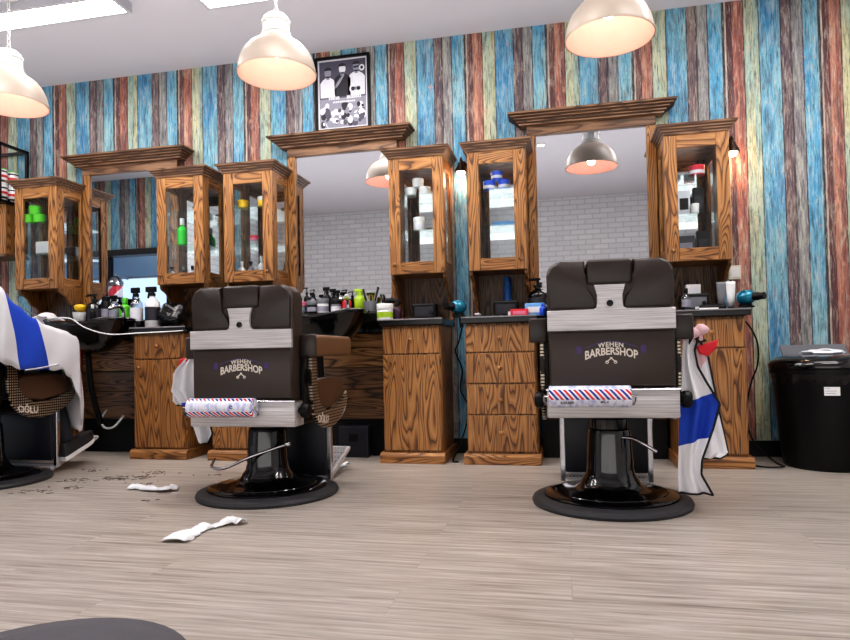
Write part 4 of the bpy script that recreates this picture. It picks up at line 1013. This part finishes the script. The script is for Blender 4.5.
# ------------------------------------------------------------------ products
def product(kind, x, y, z, label, cat, h, r, mat, cap=None, capmat='black', group=None, lab=None, rz=0, name=None):
    t = thing(name or kind, label, cat, (x, y, z), rz, group)
    ch = .14*h
    bm = nb()
    if kind == 'tub':
        lathe(bm, [(r*.92, 0), (r, .004), (r, h*.70), (r*.97, h*.72)], 24); obj('pot', bm, mat, t, auto=40)
        bm = nb(); lathe(bm, [(r*1.04, h*.66), (r*1.06, h*.69), (r*1.06, h*.96), (r*1.0, h)], 24); obj('lid', bm, capmat, t, auto=40)
    elif kind in ('pump_bottle', 'spray_bottle', 'bottle'):
        lathe(bm, [(r*.9, 0), (r, .005), (r, h*.55), (r*.93, h*.62), (r*.5, h*.70), (r*.32, h*.73), (r*.32, h*.77)], 24); obj('bottle_body', bm, mat, t, auto=45)
        bm = nb()
        if kind == 'bottle':
            lathe(bm, [(r*.45, h*.76), (r*.47, h*.78), (r*.45, h*.98), (r*.4, h)], 18); obj('cap', bm, capmat, t, auto=40)
        elif kind == 'pump_bottle':
            lathe(bm, [(r*.42, h*.765), (r*.42, h*.82), (r*.16, h*.83), (r*.14, h*.95), (r*.3, h*.955), (r*.3, h)], 16); tube(bm, [(0, 0, h*.975), (-r*1.0, 0, h*.975), (-r*1.2, 0, h*.94)], r*.15, 8); obj('pump_head', bm, capmat, t, auto=40)
        else:
            lathe(bm, [(r*.4, h*.765), (r*.4, h*.83), (r*.28, h*.84)], 16); box(bm, -r*.95, r*.55, -r*.25, r*.25, h*.86, h*.99, r*.1, 2); prism(bm, [(-r*.55, h*.87), (-r*.4, h*.87), (-r*.6, h*.72), (-r*.75, h*.72)], 'xz', -r*.12, r*.12); lathe(bm, [(r*.26, h*.83), (r*.26, h*.88)], 12)
            obj('trigger_head', bm, capmat, t, auto=40)
    elif kind == 'spray_can':
        lathe(bm, [(r*.95, 0), (r, .004), (r, h*.74), (r*.8, h*.8)], 24); obj('can_body', bm, mat, t, auto=40)
        bm = nb(); lathe(bm, [(r*.82, h*.79), (r*.84, h*.81), (r*.80, h*.97), (r*.6, h)], 20); obj('cap', bm, capmat, t, auto=40)
    elif kind == 'small_box':
        box(bm, -r, r, -r*.6, r*.6, 0, h, .003, 1); obj('carton', bm, mat, t)
        bm = nb(); box(bm, -r*.7, r*.7, -r*.6-.0015, -r*.6-.0005, h*.25, h*.7); obj('printed_label', bm, capmat, t)
    if lab:
        bm = nb()
        if kind == 'small_box': pass
        else:
            for a, b in ((.18, .5),):
                lathe(bm, [(r*1.012, h*a), (r*1.012, h*b)], 24, cap=False)
        obj('label_band', bm, lab, t, smooth=True)
    return t
TUBW = 'white tubs stacked in the cabinet'
# white tubs (cabinet right of the middle mirror)
product('tub', -.945, -.2, 1.656, 'white tub at the left of the upper shelf row of white tubs', 'tub', .055, .036, 'white_plastic', capmat='white_plastic', group=TUBW)
product('tub', -.853, -.2, 1.656, 'white tub at the right of the upper shelf row of white tubs', 'tub', .055, .036, 'white_plastic', capmat='white_plastic', group=TUBW)
product('tub', -.897, -.2, 1.712, 'white tub stacked on top of two white tubs', 'tub', .055, .036, 'white_plastic', capmat='white_plastic', group=TUBW)
product('tub', -.893, -.2, 1.431, 'larger white tub alone on the lower glass shelf', 'tub', .088, .038, 'white_plastic', capmat='white_plastic', group=TUBW, lab='pr_w')
# blue tubs
TB = 'blue tubs stacked in the cabinet'
product('tub', -.443, -.2, 1.656, 'blue tub at the left of the row of blue tubs', 'tub', .062, .036, 'blue', capmat='blue', group=TB, lab='pr_w')
product('tub', -.350, -.2, 1.656, 'blue tub at the right of the row of blue tubs', 'tub', .062, .036, 'blue', capmat='blue', group=TB, lab='pr_w')
product('tub', -.393, -.2, 1.719, 'blue tub stacked on top of two blue tubs', 'tub', .055, .036, 'blue', capmat='blue', group=TB, lab='pr_w')
product('small_box', -.36, -.15, 1.431, 'pale blue carton lying on the lower shelf below the blue tubs', 'box', .035, .07, 'blue_clear', capmat='blue_clear')
# yellow tubs
product('tub', -2.115, -.2, 1.656, 'yellow tub at the left on the upper shelf', 'tub', .058, .036, 'yellow', capmat='yellow', group='yellow tubs in the cabinet')
product('tub', -1.965, -.2, 1.656, 'yellow tub with white lid beside the cabinet side', 'tub', .072, .036, 'yellow', capmat='white_plastic', group='yellow tubs in the cabinet')
product('tub', -2.05, -.17, 1.431, 'small pink tub below the yellow tubs', 'tub', .045, .028, 'pink', capmat='red')
product('bottle', -2.13, -.2, 1.1705, 'white bottle at the bottom of the yellow tubs cabinet', 'bottle', .13, .024, 'white_plastic', capmat='white_plastic')
product('spray_bottle', -2.06, -.2, 1.1705, 'dark spray bottle at the bottom of the yellow tubs cabinet', 'bottle', .13, .02, 'grey_plastic', capmat='black')
product('bottle', -1.985, -.2, 1.1705, 'tall pale bottle at the bottom of the yellow tubs cabinet', 'bottle', .16, .024, 'white_plastic', capmat='white_plastic')
# green items
product('bottle', -2.575, -.2, 1.431, 'neon green bottle with white cap on a glass shelf', 'bottle', .19, .034, 'neon', capmat='white_plastic')
product('spray_bottle', -2.655, -.2, 1.1705, 'small clear spray bottle under the neon green bottle', 'bottle', .12, .022, 'white_plastic', capmat='black')
product('bottle', -2.57, -.2, 1.1705, 'small dark bottle in the middle under the neon green bottle', 'bottle', .12, .022, 'black', capmat='grey_plastic')
product('bottle', -2.50, -.2, 1.1705, 'small white bottle with black cap at the right under the neon green bottle', 'bottle', .12, .022, 'white_plastic', capmat='black')
product('tub', -2.48, -.16, 1.656, 'small yellow tub above the neon green bottle', 'tub', .05, .03, 'yellow', capmat='black')
GT = 'bright green tubs stacked in the far left cabinet'
product('tub', -3.79, -.235, 1.657, 'bright green tub at the lower left of the green tubs', 'tub', .058, .04, 'green', capmat='green', group=GT)
product('tub', -3.7, -.235, 1.656, 'bright green tub at the lower right of the green tubs', 'tub', .058, .04, 'green', capmat='green', group=GT)
product('tub', -3.735, -.235, 1.715, 'bright green tub stacked on the other green tubs', 'tub', .06, .04, 'green', capmat='green', group=GT)
product('small_box', -3.73, -.15, 1.431, 'white carton on the lower shelf below the green tubs', 'box', .10, .055, 'white_plastic', capmat='pr_w')
# red tub cabinet
product('tub', .772, -.2, 1.656, 'red tub on the upper glass shelf', 'tub', .06, .042, 'red', capmat='red', lab='pr_w')
product('small_box', .70, -.16, 1.431, 'black and white carton on the shelf below the red tub', 'box', .15, .035, 'pr_w', capmat='black')
product('tub', .752, -.22, 1.431, 'small white jar in front of the dark carton', 'tub', .06, .022, 'white_plastic', capmat='white_plastic')
product('small_box', .785, -.14, 1.431, 'dark carton on the shelf below the red tub', 'box', .17, .03, 'black', capmat='pr_k')
product('small_box', .70, -.18, 1.1705, 'grey printed carton at the bottom of the red tub cabinet', 'box', .14, .05, 'pr_k', capmat='pr_g')
product('small_box', .80, -.16, 1.1705, 'black carton at the bottom of the red tub cabinet', 'box', .17, .035, 'black', capmat='pr_k')

zt, zl = .8625, .9255      # on the worktop, on the basin ledge
# left station
t = thing('shaving_bowl', 'small white bowl at the left end of the left basin ledge', 'bowl', (-3.375, -.23, zl))
bm = nb(); lathe(bm, [(.03, 0), (.034, .004), (.044, .05), (.046, .07), (.042, .07), (.038, .045), (.01, .01)], 24, cap=False); obj('bowl_wall', bm, 'white_plastic', t, auto=50)
t = thing('neck_brush', 'pale yellow brush standing in the white bowl', 'brush', (-3.372, -.23, zl+.012))
bm = nb(); lathe(bm, [(.012, 0), (.014, .05), (.010, .06)], 14); obj('brush_handle', bm, 'black', t, auto=40)
bm = nb(); lathe(bm, [(.010, .056), (.034, .078), (.040, .098), (.030, .112), (.004, .116)], 18); obj('bristle_tuft', bm, 'yellow', t, smooth=True)
product('pump_bottle', -3.30, -.17, zl, 'squat black pump bottle with skull-like white print', 'bottle', .20, .058, 'black_gloss', capmat='black', lab='pr_k')
product('spray_can', -3.215, -.16, zl, 'black can with white label beside the skull bottle', 'can', .185, .034, 'black', capmat='black', lab='pr_g')
product('bottle', -3.245, -.26, zl, 'small black bottle in front of the black can', 'bottle', .12, .022, 'black', capmat='white_plastic')
product('spray_bottle', -3.145, -.16, zl, 'clear bottle with black trigger left of the lime green bottle', 'bottle', .19, .038, 'clear_bottle', capmat='black', lab='pr_g')
product('bottle', -3.045, -.18, zl, 'lime green bottle on the left basin ledge', 'bottle', .165, .04, 'green', capmat='green')
product('spray_bottle', -2.865, -.30, zt, 'clear spray bottle with black trigger on the left worktop', 'bottle', .285, .042, 'clear_bottle', capmat='black', lab='pr_w')
product('bottle', -2.80, -.22, zt, 'slim white bottle behind the clear spray bottle', 'bottle', .20, .026, 'white_plastic', capmat='white_plastic', lab='pr_g')
t = product('spray_bottle', -2.735, -.31, zt, 'white square spray bottle with black printed label', 'bottle', .285, .05, 'white_plastic', capmat='black', lab='pr_k')
crumple('plastic_bag', (-2.60, -.30, zt-.002), .085, .07, .17, 'crumpled black plastic bag on the left worktop', seed=9, mat='foil')
crumple('folded_towel', (-3.62, -.30, zt-.002), .14, .11, .125, 'pile of white towels on the worktop behind the seated client', seed=21, mat='towel')
product('tub', -3.445, -.38, zt, 'dark jar beside the white towels', 'tub', .08, .035, 'black', capmat='grey_plastic')
# middle station: crowd of dark bottles on the ledge
product('bottle', -1.755, -.14, zl, 'clear round bottle at the left edge of the middle mirror', 'bottle', .14, .045, 'clear_bottle', capmat='black', lab='pr_g')
product('pump_bottle', -1.705, -.10, zl, 'black pump bottle next to the left pilaster of the middle mirror', 'bottle', .19, .022, 'black', capmat='black')
product('spray_bottle', -1.655, -.12, zl, 'small black trigger bottle behind the clear jar', 'bottle', .155, .022, 'grey_plastic', capmat='black')
product('tub', -1.690, -.22, zl, 'pale jar with pink lid on the middle basin ledge', 'tub', .085, .028, 'clear_bottle', capmat='pink')
product('tub', -1.615, -.23, zl, 'dark jar with grey label beside the pale jar', 'tub', .09, .034, 'black', capmat='grey_plastic', lab='pr_g')
product('spray_bottle', -1.56, -.10, zl, 'tall black spray bottle in the middle of the group', 'bottle', .19, .03, 'black', capmat='black')
product('tub', -1.545, -.22, zl, 'white jar in front of the tall black spray bottle', 'tub', .10, .038, 'white_plastic', capmat='grey_plastic', lab='pr_g')
product('spray_bottle', -1.485, -.10, zl, 'black trigger bottle left of the red bottle', 'bottle', .165, .03, 'black', capmat='black')
product('pump_bottle', -1.425, -.10, zl, 'dark pump bottle directly behind the red bottle', 'bottle', .165, .026, 'black', capmat='black')
product('tub', -1.455, -.22, zl, 'grey tub left of the red bottle', 'tub', .09, .034, 'grey_plastic', capmat='black', lab='pr_w')
product('bottle', -1.385, -.21, zl, 'red bottle with white cap on the middle basin ledge', 'bottle', .125, .03, 'red', capmat='white_plastic')
product('bottle', -1.345, -.10, zl, 'pale pink bottle behind the red bottle', 'bottle', .135, .026, 'pink', capmat='white_plastic')
product('spray_bottle', -1.305, -.17, zl, 'lime green spray bottle on the middle basin ledge', 'bottle', .16, .042, 'lime', capmat='lime')
product('bottle', -1.245, -.13, zl, 'yellow green bottle leaning behind the brush pot', 'bottle', .12, .03, 'lime', capmat='yellow')
t = thing('brush_pot', 'dark mesh pot of combs and brushes beside the white tub', 'pot', (-1.215, -.24, zl))
bm = nb(); lathe(bm, [(.034, 0), (.04, .003), (.046, .07), (.042, .07), (.036, .006), (.001, .006)], 20, cap=False); obj('pot_wall', bm, 'grey_plastic', t, auto=50)
for k, (dx, l) in enumerate(((-.03, .15), (.0, .12), (.03, .16))):
    bm = nb(); tube(bm, [(dx*.4, .005*k, .01), (dx*1.6, .01*k, l)], [.005, .008], 8)
    tag(obj('styling_brush', bm, 'black', None, smooth=True, loc=(-1.215, -.24, zl)), 'black %s in the dark mesh pot' % ('comb handle leaning left', 'short brush handle standing upright', 'brush handle leaning right')[k], 'brush')
product('tub', -1.095, -.33, zt, 'white tub with yellow green label on the middle worktop', 'tub', .105, .05, 'white_plastic', capmat='white_plastic', lab='lime')
product('bottle', -1.03, -.28, zt, 'dark purple bottle next to the white tub', 'bottle', .12, .03, 'purple', capmat='black')
t = thing('headset_clipper', 'black curved clipper lying behind the white tub', 'clipper', (-1.11, -.20, zt))
bm = nb(); tube(bm, [(-.05, 0, .05), (-.03, 0, .10), (.0, 0, .13), (.04, 0, .135), (.08, 0, .115)], [.012, .016, .018, .016, .012], 10, smooth_n=4); obj('clipper_body', bm, 'black', t, smooth=True)
bm = nb(); box(bm, -.07, -.03, -.02, .02, 0, .06, .004, 1); obj('charging_base', bm, 'black', t)
bm = nb(); tube(bm, [(-.02, .0, .11), (-.025, 0, .16), (-.03, 0, .175)], .008, 8); obj('guard', bm, 'black', t, smooth=True)
def device(x, label):
    t = thing('towel_warmer', label, 'device', (x, -.20, zt))
    bm = nb(); box(bm, -.075, .075, -.05, .05, 0, .105, .008, 2); obj('housing', bm, 'black', t)
    bm = nb(); box(bm, -.06, .06, -.054, -.05, .02, .085, .003, 1); obj('front_panel', bm, 'grey_plastic' if x > .5 else 'pr_k', t)
    bm = nb(); lathe(bm, [(.012, 0), (.012, -.008), (.004, -.009)], 14, (.045, -.054, .05), 'y'); obj('dial', bm, 'black_metal', t)
device(-.865, 'small black appliance under the white tubs cabinet')
device(-.355, 'small black appliance under the blue tubs cabinet')
device(.735, 'small black appliance under the red tub cabinet')
# right station, left worktop
product('spray_can', -.355, -.07, zt, 'tall deep blue bottle standing behind the small black appliance', 'bottle', .27, .026, 'deep_blue', capmat='deep_blue')
t = thing('clipper_tray', 'white edged black tray at the left end of the drawer chest worktop', 'tray', (-.45, -.36, zt))
bm = nb(); box(bm, -.075, .075, -.04, .04, 0, .012, .003, 1); obj('tray_body', bm, 'black', t)
bm = nb(); box(bm, -.075, -.045, -.04, .04, .012, .024, .003, 1); obj('white_end', bm, 'white_plastic', t)
product('small_box', -.262, -.36, zt, 'red carton with white end on the drawer chest worktop', 'box', .042, .052, 'red', capmat='pink')
product('small_box', -.315, -.37, zt, 'small white carton left of the red carton', 'box', .03, .014, 'white_plastic', capmat='pr_w')
product('small_box', -.175, -.34, zt, 'pale blue carton right of the red carton', 'box', .075, .055, 'blue_clear', capmat='white_plastic')
product('bottle', -.128, -.38, zt, 'small blue bottle in front of the pale blue carton', 'bottle', .07, .018, 'blue', capmat='blue')
product('pump_bottle', -.16, -.17, zt, 'black pump bottle behind the pale blue carton', 'bottle', .24, .06, 'black_gloss', capmat='black', lab='pr_k')
# right station, right worktop
product('bottle', .668, -.34, zt, 'clear bottle with dark cap next to the right chair back', 'bottle', .13, .024, 'clear_bottle', capmat='black', lab='pr_g')
product('small_box', .735, -.18, zt+.107, 'white and blue carton on top of the black appliance', 'box', .055, .04, 'white_plastic', capmat='pr_w')
t = thing('hair_clipper', 'black and silver clipper lying on the right worktop', 'clipper', (.80, -.36, zt))
bm = nb(); tube(bm, [(-.07, 0, .016), (0, .01, .018), (.07, -.01, .015)], [.012, .017, .013], 10, smooth_n=4); obj('clipper_body', bm, 'black', t, smooth=True)
bm = nb(); box(bm, -.095, -.068, -.016, .016, .006, .024, .003, 1); obj('blade_head', bm, 'chrome', t)
t = thing('comb', 'white comb lying across the right worktop', 'comb', (.775, -.40, zt))
bm = nb(); box(bm, -.05, .05, -.004, .004, 0, .012, .002, 1)
for k in range(16): box(bm, -.045+.0058*k, -.042+.0058*k, -.018, -.004, .002, .006)
obj('comb_spine', bm, 'white_plastic', t)
def tube_pack(x, label, mat):
    t = thing('cream_tube', label, 'tube', (x, -.26, zt)); bm = nb(); lathe(bm, [(.016, 0), (.017, .02), (.014, .024)], 16); obj('cap', bm, 'black', t, auto=40)
    bm = nb(); A = [];
    for z, a, b in ((.022, .018, .018), (.08, .022, .016), (.15, .026, .003), (.165, .026, .002)):
        A.append([bm.verts.new((a*math.cos(2*PI*k/16), b*math.sin(2*PI*k/16), z)) for k in range(16)])
    for p_, q in zip(A, A[1:]):
        for k in range(16): bm.faces.new((p_[k], p_[(k+1) % 16], q[(k+1) % 16], q[k]))
    bm.faces.new(A[0]); bm.faces.new(A[-1]); obj('tube_body', bm, mat, t, smooth=True)
tube_pack(.872, 'grey standing tube near the right end of the right worktop', 'grey_plastic')
tube_pack(.922, 'white standing tube at the right end of the right worktop', 'white_plastic')

# ------------------------------------------------------------------ light and render look
wd = bpy.data.worlds.new('world'); S.world = wd; wd.use_nodes = True
bg = wd.node_tree.nodes['Background']; bg.inputs[0].default_value = (.62, .78, 1, 1); bg.inputs[1].default_value = 1.5
def soft(name, loc, rot, sx, sy, e, c):
    l = bpy.data.lights.new(name, 'AREA'); l.shape = 'RECTANGLE'; l.size = sx; l.size_y = sy; l.energy = e; l.color = c
    o = bpy.data.objects.new(name, l); COL.objects.link(o); o.location = loc; o.rotation_euler = rot
soft('uplight', (-1.6, -1.9, 1.35), (PI, 0, 0), 6.5, 3.0, 62, (1, .97, .98))  # unseen fill lamp facing up, added to brighten the ceiling
soft('low_daylight', (-.8, -4.9, .62), (math.radians(98), 0, 0), 5.5, .9, 26, (1, .97, .95))  # added fill for camera-facing fronts; the brick wall behind has no window
S.view_settings.view_transform = 'Standard'
S.view_settings.look = 'Medium High Contrast'
S.view_settings.exposure = 0.06
S.cycles.use_denoising = True
S.cycles.max_bounces = 10; S.cycles.diffuse_bounces = 4; S.cycles.glossy_bounces = 6; S.cycles.transparent_max_bounces = 16
S.cycles.sample_clamp_indirect = 6.0
S.cycles.caustics_reflective = False; S.cycles.caustics_refractive = False
